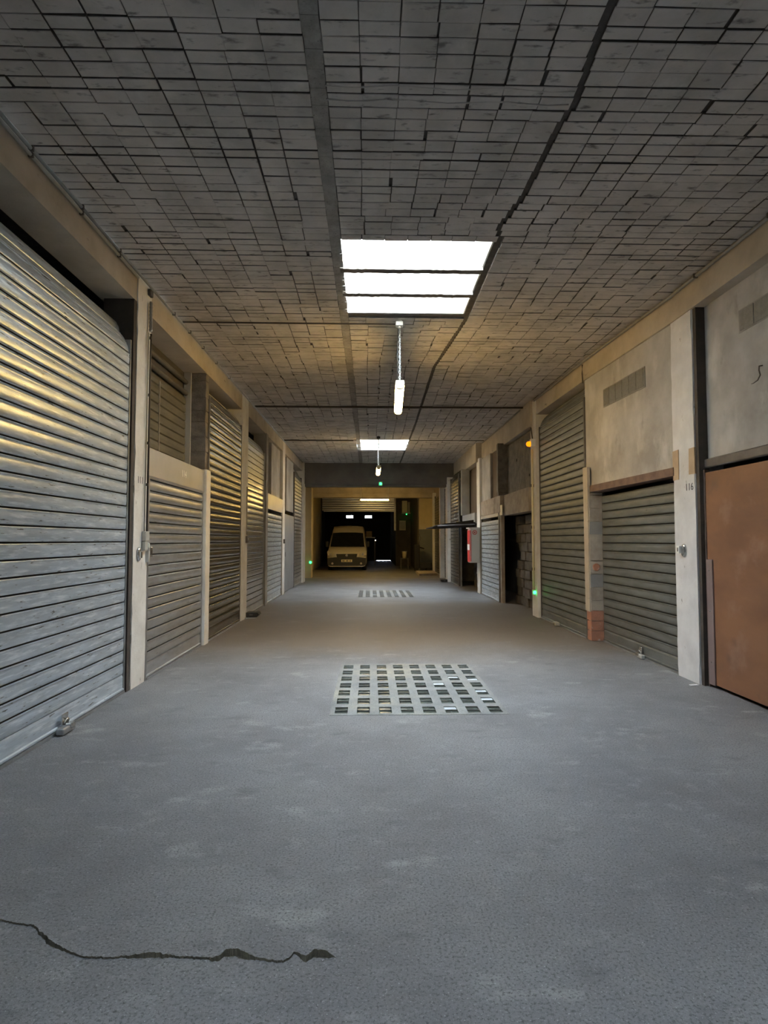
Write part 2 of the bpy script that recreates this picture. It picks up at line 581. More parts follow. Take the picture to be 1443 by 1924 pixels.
pavement_light(PADS[0], 'panel of small square glass lenses in the floor below the large skylight', {(4, 6)},
               {(5, 1), (7, 3), (7, 5), (7, 8), (6, 9), (5, 7)})
pavement_light(PADS[1], 'smaller-looking far panel of glass lenses in the floor before the dark end bay', set(), {(2, 4), (6, 6)})

# ------------------------------------------------------------------ ceiling: slab with skylight holes, tiles
cx0, cx1 = -3.4, 4.2


def slab():
    bm = BM()
    xs = sorted({cx0, cx1} | {v for s in SKY for v in s[:2]})
    ys = sorted({Y_BACK, Y_FAR + 1} | {v for s in SKY for v in s[2:]})
    for i in range(len(xs) - 1):
        for j in range(len(ys) - 1):
            mx, my = (xs[i] + xs[i + 1]) / 2, (ys[j] + ys[j + 1]) / 2
            if any(a < mx < b and c < my < d for (a, b, c, d) in SKY):
                continue
            box(bm, xs[i], xs[i + 1], ys[j], ys[j + 1], ZC + 0.022, ZC + 0.18)
    return bm


ceiling = struct('ceiling', slab(), 'ceiling_grout', 'whitewashed hollow clay tile ceiling of the garage')


def seam_x(y):
    pts = [(0, 1.2), (2.86, 1.22), (3.49, 1.275), (3.56, 1.235), (4.39, 1.21), (4.93, 1.10), (5.0, 1.17), (7.0, 1.17), (9.0, 1.0), (13.7, 1.06), (30, 1.05)]
    for (a, b), (c, d) in zip(pts, pts[1:]):
        if a <= y <= c:
            return b + (d - b) * (y - a) / (c - a)
    return 1.1


def split(x0, x1, w):
    n = max(1, round((x1 - x0) / w))
    return [x0 + (x1 - x0) * k / n for k in range(n + 1)]


def right_x(y):
    return 3.32 if y < 11.2 else (3.10 if y < 16.1 else 2.95)


def plan_tiles():
    tiles = []
    y = 2.2
    row = 0
    colj = [random.uniform(-0.012, 0.012) for _ in range(64)]
    gapc = [0.004] * 64
    while y < 20.45:
        h = 0.112 if row % 2 == 0 else 0.092
        y1 = min(y + h, 20.45)
        strong = random.random()
        rowgap = 0.006 if strong < 0.40 else (0.010 if strong < 0.8 else 0.018)
        if any(a < y + h / 2 < b for a, b in ((11.66, 11.75), (15.70, 15.76))):
            y = y1
            row += 1
            continue
        zones = [(-2.35, -0.365), (-0.265, seam_x(y) - 0.022), (seam_x(y) + 0.02, right_x(y) + 0.02)]
        ci = 0
        for zi, (a, b) in enumerate(zones):
            e = split(a, b, 0.215)
            run = 0
            for k in range(len(e) - 1):
                ci += 1
                if random.random() < 0.25:
                    gapc[ci] = random.choice((0.0, 0.001, 0.004, 0.006, 0.009, 0.013))
                    colj[ci] = random.uniform(-0.014, 0.014)
                xa = e[k] + (colj[ci] if k > 0 else 0)
                xb = e[k + 1] + (colj[ci + 1] if k < len(e) - 2 else 0)
                if run <= 0:
                    g = rowgap if random.random() < 0.75 else 0.003
                    run = random.randint(2, 8)
                run -= 1
                if zi == 1 and any(c - 0.03 < (y + y1) / 2 < d + 0.03 for (_, _, c, d) in SKY):
                    continue
                tiles.append((xa + gapc[ci] / 2, xb - gapc[ci] / 2, y + g / 2, y1 - g / 2, ZC + random.uniform(-0.004, 0.003)))
            ci += 1
        y = y1
        row += 1
    return tiles


TILES = plan_tiles()
near = [t for t in TILES if t[2] > 2.62]
near, far_t = near[:300], [t for t in TILES if t[2] <= 2.62] + near[300:]


def tile_mesh(seed):
    random.seed(seed)
    bm = BM()
    j = 0.014
    for k in (0,):
        b = [bm.verts.new((sx * (0.5 - 0.012) + random.uniform(-j, j), sy * (0.5 - 0.03) + random.uniform(-j, j) * 1.5, 0)) for sx, sy in ((-1, -1), (1, -1), (1, 1), (-1, 1))]
        m_ = [bm.verts.new((sx * 0.5, sy * 0.5, 0.004)) for sx, sy in ((-1, -1), (1, -1), (1, 1), (-1, 1))]
        t_ = [bm.verts.new((sx * 0.5, sy * 0.5, 0.03)) for sx, sy in ((-1, -1), (1, -1), (1, 1), (-1, 1))]
        bm.faces.new(b[::-1])
        for q in range(4):
            bm.faces.new((b[q], b[(q + 1) % 4], m_[(q + 1) % 4], m_[q]))
            bm.faces.new((m_[q], m_[(q + 1) % 4], t_[(q + 1) % 4], t_[q])).material_index = 1
    return mesh('ceiling_tile', bm, ['tile_whitewash', 'ceiling_grout'], False)


TM = [tile_mesh(s) for s in range(8)]
random.seed(11)
for (xa, xb, ya, yb, z) in near:
    o = link('ceiling_tile', random.choice(TM), ceiling)
    o.location = Vector(((xa + xb) / 2, (ya + yb) / 2, z)) - ceiling.location
    o.scale = (xb - xa, yb - ya, 1)
    o.rotation_euler = (random.uniform(-0.018, 0.018), random.uniform(-0.009, 0.009), 0)


def far_tiles(ts):
    bm = BM()
    for (xa, xb, ya, yb, z) in ts:
        dz = [random.uniform(-0.0015, 0.0015) for _ in range(4)]
        i = 0.003
        P = ((xa, ya), (xb, ya), (xb, yb), (xa, yb))
        Q = ((xa + i, ya + i), (xb - i, ya + i), (xb - i, yb - i), (xa + i, yb - i))
        b = [bm.verts.new((p[0], p[1], z + d)) for p, d in zip(Q, dz)]
        m_ = [bm.verts.new((p[0], p[1], z + 0.003)) for p in P]
        t_ = [bm.verts.new((p[0], p[1], z + 0.03)) for p in P]
        bm.faces.new(b[::-1])
        for q in range(4):
            bm.faces.new((b[q], b[(q + 1) % 4], m_[(q + 1) % 4], m_[q]))
            bm.faces.new((m_[q], m_[(q + 1) % 4], t_[(q + 1) % 4], t_[q])).material_index = 1
    return bm


ft = link('ceiling_tile_field', mesh('ceiling_tile_field', far_tiles(far_t), ['tile_whitewash', 'ceiling_grout'], False), ceiling, -ceiling.location)
ft['kind'] = 'stuff'
# concrete joint band between the tile fields, and its rough right edge
bm = BM()
prev = None
yy = 2.2
while yy < 20.4:
    step = 0.07
    w = 0.10 + 0.012 * noise.noise(Vector((yy * 9, 0, 0)))
    c = -0.315 + 0.008 * noise.noise(Vector((yy * 6, 5, 0)))
    cur = [(c - w / 2, yy), (c + w / 2, yy)]
    if prev:
        z = ZC + 0.006 + 0.003 * noise.noise(Vector((yy * 14, 2, 0)))
        bm.faces.new([bm.verts.new((p[0], p[1], z)) for p in (prev[0], cur[0], cur[1], prev[1])])
    prev = cur
    yy += step
bmesh.ops.remove_doubles(bm, verts=bm.verts[:], dist=1e-4)
for f in bm.faces:
    f.normal_update()
j_ = obj('concrete_joint', bm, 'concrete_band', ceiling)
# two thin mortar ridges that cross the middle field
for (ya, z0) in ((3.36, 0), (3.47, 0)):
    bm = BM()
    tube(bm, [(-0.27 + 1.5 * k / 12, ya + 0.012 * math.sin(k * 1.3) + 0.01 * k / 12, ZC + 0.001) for k in range(13)], 0.006, 6)
    obj('mortar_ridge', bm, 'tile_whitewash', ceiling)
# plain ceiling behind the camera and beyond the end beam
bm = BM()
box(bm, cx0, cx1, 20.45, Y_FAR, ZC, ZC + 0.021)
_s = SKY[2]
box(bm, cx0, cx1, Y_BACK, _s[2], ZC, ZC + 0.021)
box(bm, cx0, cx1, _s[3], 2.2, ZC, ZC + 0.021)
box(bm, cx0, _s[0], _s[2], _s[3], ZC, ZC + 0.021)
box(bm, _s[1], cx1, _s[2], _s[3], ZC, ZC + 0.021)
obj('plain_soffit', bm, 'tile_whitewash', ceiling)


def skylight(s, idx, nb):
    x0, x1, y0, y1 = s
    w = structure_root('window_%d' % idx, ((x0 + x1) / 2, (y0 + y1) / 2, ZC), ('large roof skylight of three bays between cream beams', 'far roof skylight of three bays above the second lamp', 'roof skylight behind the viewpoint')[idx - 1])
    zt = ZC + SHAFT
    bm = BM()
    t = 0.06
    e = 0.012
    box(bm, x0 - t, x0 + e, y0 - t, y1 + t, ZC + 0.03, zt)
    box(bm, x1 - e, x1 + t, y0 - t, y1 + t, ZC + 0.03, zt)
    box(bm, x0 + e, x1 - e, y0 - t, y0 + e, ZC + 0.03, zt)
    box(bm, x0 + e, x1 - e, y1 - e, y1 + t, ZC + 0.03, zt)
    obj('light_shaft', bm, 'shaft_cream', w)
    for k in range(1, nb):
        yc = y0 + (y1 - y0) * k / nb
        bm = BM()
        n = 40
        lo = []
        for i in range(n + 1):
            x = x0 + (x1 - x0) * i / n
            jz = 0.006 * noise.noise(Vector((x * 30, yc, 0)))
            ja, jb = 0.008 * noise.noise(Vector((x * 26, yc, 4))), 0.008 * noise.noise(Vector((x * 26, yc, 9)))
            lo.append([bm.verts.new((x, yc - 0.045 + ja, ZC + jz)), bm.verts.new((x, yc + 0.045 + jb, ZC + jz)),
                       bm.verts.new((x, yc + 0.04, ZC + 0.16)), bm.verts.new((x, yc - 0.04, ZC + 0.16))])
        for i in range(n):
            for q in range(4):
                bm.faces.new((lo[i][q], lo[i][(q + 1) % 4], lo[i + 1][(q + 1) % 4], lo[i + 1][q])).material_index = 1 if q == 0 else 0  # undersides take the dark block colour to paint in their backlit shade
        obj('cross_beam', bm, ['shaft_cream', 'block_dark'], w)
    for k in range(nb):
        ya, yb = y0 + (y1 - y0) * k / nb, y0 + (y1 - y0) * (k + 1) / nb
        bm = BM()
        box(bm, x0, x1, ya + 0.004, yb - 0.004, zt - 0.02, zt - 0.014)
        obj('pane', bm, 'skylight_pane', w)
    return w


for i, s in enumerate(SKY):
    skylight(s, i + 1, 3)
# thin glazing bar that halves the far skylight
bm = BM()
s = SKY[1]
box(bm, 0.22, 0.25, s[2], s[3], ZC + 0.16, ZC + 0.20)
obj('glazing_bar', bm, 'steel_dark', bpy.data.objects['window_2'])

# ------------------------------------------------------------------ outer shell
bm = BM()
box(bm, -3.4, -3.2, Y_BACK, Y_FAR, 0, ZC + 0.02)
wall_left = struct('wall_left', bm, 'shell_dark', 'wall behind the row of garage doors with blue-grey roller shutters')
bm = BM()
box(bm, 4.0, 4.2, Y_BACK, Y_FAR, 0, ZC + 0.02)
wall_right = struct('wall_right', bm, 'shell_dark', 'wall behind the garage doors with the brown door and plaster panels')
bm = BM()
box(bm, -3.2, 4.0, Y_BACK - 0.2, Y_BACK, 0, ZC + 0.02)
struct('wall_back', bm, 'plaster_grey', 'plain wall behind the viewpoint')
# plain fronts of the bays the picture does not show
bm = BM()
box(bm, -2.6, XL - 0.02, Y_BACK, 2.3, 0, 3.83)
obj('bay_front', bm, 'plaster_grey', wall_left)
bm = BM()
box(bm, 3.40, 3.6, Y_BACK, 2.3, 0, 3.83)
obj('bay_front', bm, 'plaster_grey', wall_right)

# beams under the ceiling edges
bm = BM()
n = 90
for (a, b) in ((Y_BACK, 20.4),):
    box(bm, -2.66, XL, a, b, 3.83, ZC + 0.02)
struct('beam_left', bm, 'beam_cream', 'cream concrete edge beam above the blue-grey shutters')
bm = BM()
prism(bm, [(3.31, Y_BACK), (3.31, 6.2), (3.20, 8.6), (3.16, 11.2), (3.64, 11.2), (3.64, Y_BACK)], 'Z', 3.84, ZC + 0.02)
box(bm, 3.10, 3.64, 11.2, 16.1, 3.66, ZC + 0.02)
box(bm, 2.94, 3.64, 16.1, 20.4, 3.62, ZC + 0.02)
struct('beam_right', bm, 'beam_cream', 'cream concrete edge beam above the plaster panels')


def pillar(name, x0, x1, y0, y1, z1, m, label, seed=0):
    """rough plastered post: vertical edges slightly wavy"""
    bm = BM()
    n = 34
    rings = []
    for k in range(n + 1):
        z = z1 * k / n
        w = 0.007
        a = w * noise.noise(Vector((seed, z * 3.3, 0)))
        b = w * noise.noise(Vector((seed, z * 3.3, 5)))
        c = w * noise.noise(Vector((seed, z * 7, 9)))
        rings.append([bm.verts.new(p) for p in ((x0 + c * 0.4, y0 + a, z), (x1 + c * 0.4, y0 + a, z), (x1 + c * 0.4, y1 + b, z), (x0 + c * 0.4, y1 + b, z))])
    for k in range(n):
        for q in range(4):
            bm.faces.new((rings[k][q], rings[k][(q + 1) % 4], rings[k + 1][(q + 1) % 4], rings[k + 1][q]))
    bm.faces.new(rings[0][::-1])
    bm.faces.new(rings[-1])
    bmesh.ops.bevel(bm, geom=[e for e in bm.edges if abs((e.verts[0].co - e.verts[1].co).normalized().z) > 0.8], offset=0.012, segments=2, affect='EDGES')
    return struct(name, bm, m, label)


pL0 = pillar('pillar', -2.62, -2.318, 5.80, 6.16, 4.145, 'pillar_paint', 'whitewashed pillar with paired conduits beside the large blue-grey shutter', 1)
pL1 = pillar('pillar', -2.62, -2.31, 10.62, 11.10, 4.145, 'pillar_paint', 'cream pillar with a black wedge at its foot', 2)
pL2 = pillar('pillar', -2.62, -2.32, 15.60, 16.02, 4.145, 'pillar_paint', 'slim pale pillar next to the flat grey metal door', 3)
pL3 = pillar('pillar', -2.75, -2.28, 20.1, 20.75, 4.145, 'pillar_paint', 'pillar under the end beam on the van side', 4)
pLn = pillar('pillar', -2.62, -2.31, 2.3, 2.66, 4.145, 'pillar_paint', 'pillar at the near end of the large blue-grey shutter', 5)
pR0 = pillar('pillar', 3.32, 3.62, 5.88, 6.30, 4.145, 'pillar_white', 'white pillar numbered 116 between brown door and grey shutter', 6)
pRn = pillar('pillar', 3.32, 3.62, 2.3, 2.7, 4.145, 'pillar_white', 'pillar at the near end of the brown door', 7)
pR1 = pillar('pillar', 3.15, 3.5, 10.97, 11.34, 4.145, 'pillar_paint', 'cream pillar carrying the amber lamp and a green light', 8)
pR2 = pillar('pillar', 2.99, 3.3, 15.85, 16.28, 3.70, 'pillar_paint', 'pale pillar behind the fire hose cabinet', 9)
pR3 = pillar('pillar', 2.70, 3.1, 20.35, 20.85, 3.65, 'pillar_paint', 'pillar under the end beam opposite the van', 10)

# ------------------------------------------------------------------ roller shutters
SLAT_CACHE = {}


def slat_mesh(length, pitch, depth, m):
    k = (round(length, 3), round(pitch, 4), depth, m)
    if k in SLAT_CACHE:
        return SLAT_CACHE[k]
    bm = BM()
    p = pitch
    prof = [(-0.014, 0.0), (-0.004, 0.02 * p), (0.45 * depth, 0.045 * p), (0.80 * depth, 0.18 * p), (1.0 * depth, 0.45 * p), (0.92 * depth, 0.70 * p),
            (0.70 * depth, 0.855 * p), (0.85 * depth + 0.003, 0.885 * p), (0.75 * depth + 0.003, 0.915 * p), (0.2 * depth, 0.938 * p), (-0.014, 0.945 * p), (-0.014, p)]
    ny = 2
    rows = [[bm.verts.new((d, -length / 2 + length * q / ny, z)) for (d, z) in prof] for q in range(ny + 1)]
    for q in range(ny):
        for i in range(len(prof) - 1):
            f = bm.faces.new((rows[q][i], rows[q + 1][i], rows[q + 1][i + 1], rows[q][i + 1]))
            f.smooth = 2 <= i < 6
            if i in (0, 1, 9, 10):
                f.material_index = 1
    SLAT_CACHE[k] = mesh('slat', bm, [m, 'groove_shade'], False)
    return SLAT_CACHE[k]


def shutter(label, side, xface, y0, y1, zt, pitch, m, curl=0, depth=0.012, rail='rail_steel', bar=0.14, z0=0.03, hint=None, rail_w=0.045, rail_x=0.02):
    """side +1: stands in the wall at negative X and faces +X; side -1 the opposite"""
    rz = 0 if side > 0 else PI
    L = y1 - y0
    t = thing('roller_shutter', label, 'roller shutter', (xface, (y0 + y1) / 2, 0), rz, 'roller shutters along the aisle')
    rl = L - 2 * rail_w + 0.02
    # bottom bar
    bm = BM()
    prism(bm, [(-0.008, z0), (0.022, z0), (0.022, z0 + 0.012), (0.012, z0 + 0.02), (0.012, z0 + bar - 0.02), (0.004, z0 + bar), (-0.008, z0 + bar)], 'Y', -rl / 2, rl / 2)
    bb = obj('bottom_bar', bm, m, t, world=False)
    bm = BM()
    box(bm, -0.012, 0.03, -rl / 2, rl / 2, 0.0, z0 - 0.008)
    obj('ground_rail', bm, 'rail_steel', bb, world=False)
    n = int((zt - z0 - bar) / pitch)
    me = slat_mesh(rl, pitch, depth, m)
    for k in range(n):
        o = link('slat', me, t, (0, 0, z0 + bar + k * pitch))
    z = z0 + bar + n * pitch
    x, a = 0.0, 0.0
    for k in range(curl):
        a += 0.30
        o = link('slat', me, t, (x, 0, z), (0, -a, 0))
        x -= math.sin(a) * pitch
        z += math.cos(a) * pitch
    for s in (-1, 1):
        bm = BM()
        ya, yb = sorted((s * (L / 2 - rail_w), s * L / 2))
        box(bm, -0.03, rail_x, ya, yb, 0, zt + 0.03)
        obj('guide_rail', bm, rail, t, world=False)
    # rolled drum behind the lintel
    if curl:
        bm = BM()
        tube(bm, [(-0.26, -L / 2 + 0.02, zt + 0.10), (-0.26, L / 2 - 0.02, zt + 0.10)], 0.17, 18)
        obj('drum', bm, m, t, world=False)
    return t


sL0 = shutter('large blue-grey galvanised roller shutter nearest the viewer with black scuffs', 1, -2.36, 2.70, 5.72, 3.38, 0.115, 'galv_blue', curl=4, depth=0.013, rail_w=0.025)
bm = BM()
box(bm, -2.62, -2.326, 5.725, 5.805, 0, 3.83)
struct('trim_or_shade_strip', bm, 'strip_dark', 'dark jamb strip between the large blue-grey shutter and its pillar')
sL1 = shutter('low galvanised roller shutter under a smooth steel lintel box beside the conduit pillar', 1, -2.34, 6.17, 8.20, 2.11, 0.113, 'galv_mid', depth=0.020)
sL2 = shutter('tall dark brown-grey roller shutter next to the block pier', 1, -2.34, 8.44, 10.60, 3.50, 0.113, 'galv_dark', curl=3, depth=0.020, rail='steel_dark')
sL3 = shutter('tall pale galvanised roller shutter reflecting yellow lamplight past the black wedge', 1, -2.36, 11.12, 13.05, 3.36, 0.113, 'galv_mid', curl=3, depth=0.007)
sL4 = shutter('low bright ribbed roller shutter with a pale steel lintel box', 1, -2.36, 13.32, 15.58, 2.17, 0.113, 'galv_blue', depth=0.022)
sL6 = shutter('tall ribbed roller shutter beside the end beam on the van side', 1, -2.36, 18.2, 20.08, 3.55, 0.113, 'galv_mid', curl=2, depth=0.02, rail='steel_dark')
sR1 = shutter('low grey roller shutter beside the white pillar numbered 116', -1, 3.37, 6.32, 8.40, 2.10, 0.113, 'galv_green', depth=0.014, rail='steel_dark', rail_w=0.03, rail_x=0.006)
sR2 = shutter('tall dark grey roller shutter beside the amber lamp pillar', -1, 3.22, 8.60, 10.95, 3.56, 0.113, 'galv_green', curl=3, depth=0.014, rail='steel_dark')
sR4 = shutter('low bright silver roller shutter beside the fire hose cabinet', -1, 3.03, 13.62, 15.80, 2.00, 0.118, 'galv_blue', depth=0.012)
sR6 = shutter('tall dark ribbed roller shutter under the open tilting door', -1, 2.83, 18.5, 20.33, 3.55, 0.113, 'galv_dark', curl=2, depth=0.02, rail='steel_dark')


# ------------------------------------------------------------------ left wall fill: lintel boxes, piers, upper panels
def block_pier(parent_wall, name, x0, x1, y0, y1, z0, z1, h, m, core, label):
    t = structure_root(name, ((x0 + x1) / 2, (y0 + y1) / 2, z0), label)
    bm = BM()
    box(bm, x0 + 0.012, x1 - 0.012, y0 + 0.012, y1 - 0.012, z0, z1)
    obj('mortar_core', bm, core, t)
    z = z0
    while z < z1 - 0.03:
        hh = min(h * random.uniform(0.8, 1.2), z1 - z)
        bm = BM()
        box(bm, x0, x1, y0, y1, z + 0.006, z + hh - 0.006, 0.006)
        obj('block', bm, m, t)
        z += hh
    return t


# L1: steel lintel box with a painted number
t = thing('lintel_box', 'smooth steel lintel box with a small white number over the low shutter', 'shutter box', (-2.33, 7.2, 2.11))
bm = BM()
prism(bm, [(-2.56, 2.12), (-2.325, 2.10), (-2.315, 2.13), (-2.315, 2.42), (-2.33, 2.43), (-2.56, 2.43)], 'Y', 6.17, 8.22)
obj('cover', bm, 'sheet_steel', t)
text('painted_number', '114', 0.12, 'paint_mark_white', t, (-2.313, 7.32, 2.27), ROT_L)
# recess above: dull old curtain between dark rails
bm = BM()
box(bm, -2.70, -2.64, 6.1, 8.3, 2.4, 3.84)
obj('recess_back', bm, 'shell_dark', wall_left)
t = thing('upper_curtain', 'dull old shutter curtain in the recess above the steel lintel box', 'shutter curtain', (-2.60, 7.2, 2.43))
for k in range(9):
    bm = BM()
    z = 2.43 + k * 0.115
    prism(bm, [(-2.62, z), (-2.602, z + 0.012), (-2.597, z + 0.055), (-2.602, z + 0.104), (-2.62, z + 0.113)], 'Y', 6.2, 8.24)
    obj('slat', bm, 'panel_dull', t)
bm = BM()
box(bm, -2.61, -2.592, 7.20, 7.225, 2.44, 3.42)
obj('strap', bm, 'concrete_grey', t)
for z in (3.52, 3.68):
    bm = BM()
    tube(bm, [(-2.60, 6.18, z), (-2.60, 8.26, z)], 0.035, 10)
    obj('roller_tube', bm, 'steel_dark', t)
bm = BM()
box(bm, -2.63, -2.53, 8.24, 8.27, 2.43, 3.82)
obj('side_rail', bm, 'plastic_grey', t)
block_pier(wall_left, 'pillar_block', -2.585, -2.335, 8.30, 8.44, 2.12, 3.83, 0.20, 'block_grey', 'block_dark', 'grey block pier in the recess beside the tall dark shutter')
pillar('pillar', -2.60, -2.285, 8.22, 8.43, 2.44, 'pillar_paint', 'thin plaster pier between the low galvanised shutter and the tall dark one', 21)
# thin pier between L3 and L4
pillar('pillar', -2.60, -2.31, 13.06, 13.31, 3.84, 'concrete_grey', 'thin grey pier between two galvanised shutters', 22)
# L4 upper parts
t = thing('lintel_box', 'pale steel lintel box over the bright ribbed shutter', 'shutter box', (-2.33, 14.45, 2.17))
bm = BM()
prism(bm, [(-2.56, 2.18), (-2.32, 2.17), (-2.315, 2.52), (-2.56, 2.53)], 'Y', 13.33, 15.58)
obj('cover', bm, 'sheet_steel', t)
bm = BM()
box(bm, -2.52, -2.40, 14.25, 15.6, 2.52, 3.83)
obj('plaster_panel', bm, 'plaster_grey', wall_left)
bm = BM()
box(bm, -2.60, -2.55, 13.33, 14.25, 2.52, 3.83)
obj('board', bm, 'wood_old', wall_left)
# L5: flat metal door, panel above
t = thing('metal_door', 'flat blue-grey metal door beside the slim pale pillar', 'door', (-2.36, 17.1, 0))
bm = BM()
rbox(bm, -2.40, -2.35, 16.04, 18.16, 0.02, 2.18, 0.006, 1)
obj('leaf', bm, 'hoarding_grey', t)
for z in (0.75, 1.45):
    bm = BM()
    box(bm, -2.352, -2.343, 16.06, 18.14, z, z + 0.03)
    obj('seam_strip', bm, 'hoarding_grey', t)
bm = BM()
box(bm, -2.345, -2.32, 16.2, 16.23, 1.0, 1.12)
obj('handle', bm, 'chrome', t)
bm = BM()
box(bm, -2.46, -2.38, 16.7, 18.18, 2.30, 3.83)
obj('plaster_panel', bm, 'plaster_grey', wall_left)
bm = BM()
box(bm, -2.60, -2.55, 16.02, 16.7, 2.2, 3.83)
obj('board', bm, 'wood_old', wall_left)

# ------------------------------------------------------------------ right wall fill
def door_leaf():
    t = thing('garage_door', 'large reddish-brown painted wooden garage door under a grey steel lintel', 'garage door', (3.40, 4.3, 0))
    bm = BM()
    rbox(bm, 3.38, 3.42, 2.75, 5.80, 0.035, 2.13, 0.004, 1)
    obj('leaf', bm, 'door_brown', t)
    bm = BM()
    rbox(bm, 3.365, 3.385, 5.70, 5.80, 0.03, 1.26, 0.003, 1)
    e = obj('edge_guard', bm, 'door_brown_trim', t)
    for z in (0.25, 0.75, 1.15):
        bm = BM()
        lathe(bm, [(0.007, 0), (0.007, 0.004), (0.003, 0.006)], 8, (0, 0, 0), 'X')
        bmesh.ops.transform(bm, matrix=Matrix.Translation((3.366, 5.75, z)) @ Matrix.Rotation(PI, 4, 'Z'), verts=bm.verts[:])
        obj('screw', bm, 'chrome', e)
    bm = BM()
    box(bm, 3.374, 3.42, 5.803, 5.822, 0.0, 2.16)
    obj('frame_post', bm, 'steel_rust', t)
    return t


door_leaf()
bm = BM()
box(bm, 3.43, 3.6, 2.6, 5.92, 2.24, 3.86)
obj('plaster_panel', bm, 'plaster_grey', wall_right)
bm = BM()
prism(bm, [(3.42, 2.26), (3.40, 2.27), (3.39, 2.26), (3.39, 2.19), (3.395, 2.18), (3.44, 2.18), (3.44, 2.27)], 'Y', 2.7, 5.90)
struct('lintel', bm, 'steel_dark', 'grey steel lintel over the brown door')
# bent wire poking out of the plaster
bm = BM()
tube(bm, [(3.45, 4.97, 2.98), (3.40, 4.97, 2.97), (3.39, 4.96, 2.93), (3.38, 4.93, 2.88), (3.37, 4.95, 2.84), (3.36, 4.99, 2.825), (3.36, 5.02, 2.825)], [0.006, 0.006, 0.006, 0.006, 0.005, 0.004, 0.003], 6)
tag(obj('bent_wire', bm, 'conduit_dark'), 'bent dark wire sticking out of the plaster above the brown door', 'wire')
# R1 plaster with lintel and vent
def px_(y):
    return 3.335 - 0.115 * (y - 6.28) / 2.32


bm = BM()
prism(bm, [(px_(6.28), 6.28), (px_(8.61), 8.61), (3.6, 8.61), (3.6, 6.28)], 'Z', 2.24, 3.86)
obj('plaster_panel', bm, 'plaster_grey', wall_right)
bm = BM()
prism(bm, [(px_(6.28) - 0.03, 6.28), (px_(8.59) - 0.03, 8.59), (3.46, 8.59), (3.46, 6.28)], 'Z', 2.15, 2.243)
struct('lintel', bm, 'steel_rust', 'rusty brown steel lintel over the low grey shutter')


def glass_vent(idx, x, y0, n, z0, z1, step, label, slant=0.0):
    w = structure_root('window_%d' % idx, (x, y0 + n * step / 2, z0), label)
    bm = BM()
    box(bm, x - 0.004, x + 0.02, y0 - 0.012, y0 + n * step + 0.012, z0 - 0.012, z1 + 0.012)
    obj('frame', bm, 'concrete_grey', w)
    for k in range(n):
        bm = BM()
        rbox(bm, x - 0.012, x + 0.01, y0 + k * step + 0.008, y0 + (k + 1) * step - 0.008, z0, z1, 0.005, 1)
        obj('glass_block', bm, 'vent_glass', w)
    w.rotation_euler = (0, 0, slant)
    return w


bm = BM()
box(bm, 3.335, 3.44, 5.825, 5.875, 0, 3.84)
struct('trim_or_shade_strip', bm, 'strip_dark', 'strip of painted-in shade between the white pillar and the brown door bay')  # dark strip laid over the pillar's near side to paint in its shade
glass_vent(4, px_(7.43) - 0.004, 6.88, 6, 3.30, 3.53, 0.182, 'row of six small glass blocks high in the plaster above the low grey shutter', math.atan(0.115 / 2.32))
glass_vent(5, 3.43, 4.40, 4, 3.38, 3.57, 0.215, 'glass blocks set high in the plaster above the brown door')

# brick jamb between R1 and R2: bricks in courses, terracotta foot
t = structure_root('pillar_brick', (3.28, 8.48, 0), 'brick jamb with a terracotta coloured foot between two grey shutters')
bm = BM()
box(bm, 3.20, 3.40, 8.43, 8.56, 0, 2.15)
obj('mortar_core', bm, 'brick_tan', t)
z = 0.0
k = 0
while z < 2.12:
    h = 0.145 if z < 0.5 else 0.19
    m = 'brick_red' if z < 0.42 else ('concrete_grey' if k % 4 == 1 else 'brick_tan')
    bm = BM()
    box(bm, 3.185, 3.40, 8.405, 8.57, z + 0.006, min(z + h, 2.145) - 0.004, 0.006)
    obj('brick', bm, m, t)
    z += h
    k += 1
bm = BM()
lathe(bm, [(0.055, 0), (0.055, 0.004), (0.045, 0.007)], 14, (0, 0, 0), 'Y')
bmesh.ops.transform(bm, matrix=Matrix.Translation((3.27, 8.405, 1.06)) @ Matrix.Rotation(PI, 4, 'Z'), verts=bm.verts[:])
obj('round_patch', bm, 'brick_red', t)
bm = BM()
box(bm, 3.165, 3.20, 8.42, 8.59, 0.42, 2.52, 0.006)
obj('plaster_strip', bm, 'beam_cream', t)


# block walls behind the open bays
def block_wall(name, x, y0, y1, z1, label, holes, bl=0.40, bh=0.20):
    t = structure_root(name, (x, (y0 + y1) / 2, 0), label)
    z, r = 0.0, 0
    while z < z1 - 0.05:
        y = y0 - (bl / 2 if r % 2 else 0)
        while y < y1 - 0.02:
            a, b = max(y, y0), min(y + bl, y1)
            if b - a > 0.05 and not holes((a + b) / 2, z):
                bm = BM()
                o = random.uniform(-0.03, 0.03)
                box(bm, x + o, x + 0.18 + o, a + 0.007, b - 0.007, z + 0.006, min(z + bh, z1) - 0.006, 0.007)
                obj('block', bm, 'block_dark', t)
            y += bl
        z += bh
        r += 1
    return t


block_wall('wall_block', 3.40, 11.36, 13.52, 2.05, 'rough dark block wall inside the open bay by the amber lamp',
           lambda y, z: (y < 12.05 and random.random() < 0.8) or random.random() < 0.06)
block_wall('wall_block', 3.30, 16.3, 18.45, 1.95, 'rough dark block wall inside the bay behind the fire hose cabinet', lambda y, z: random.random() < 0.08)

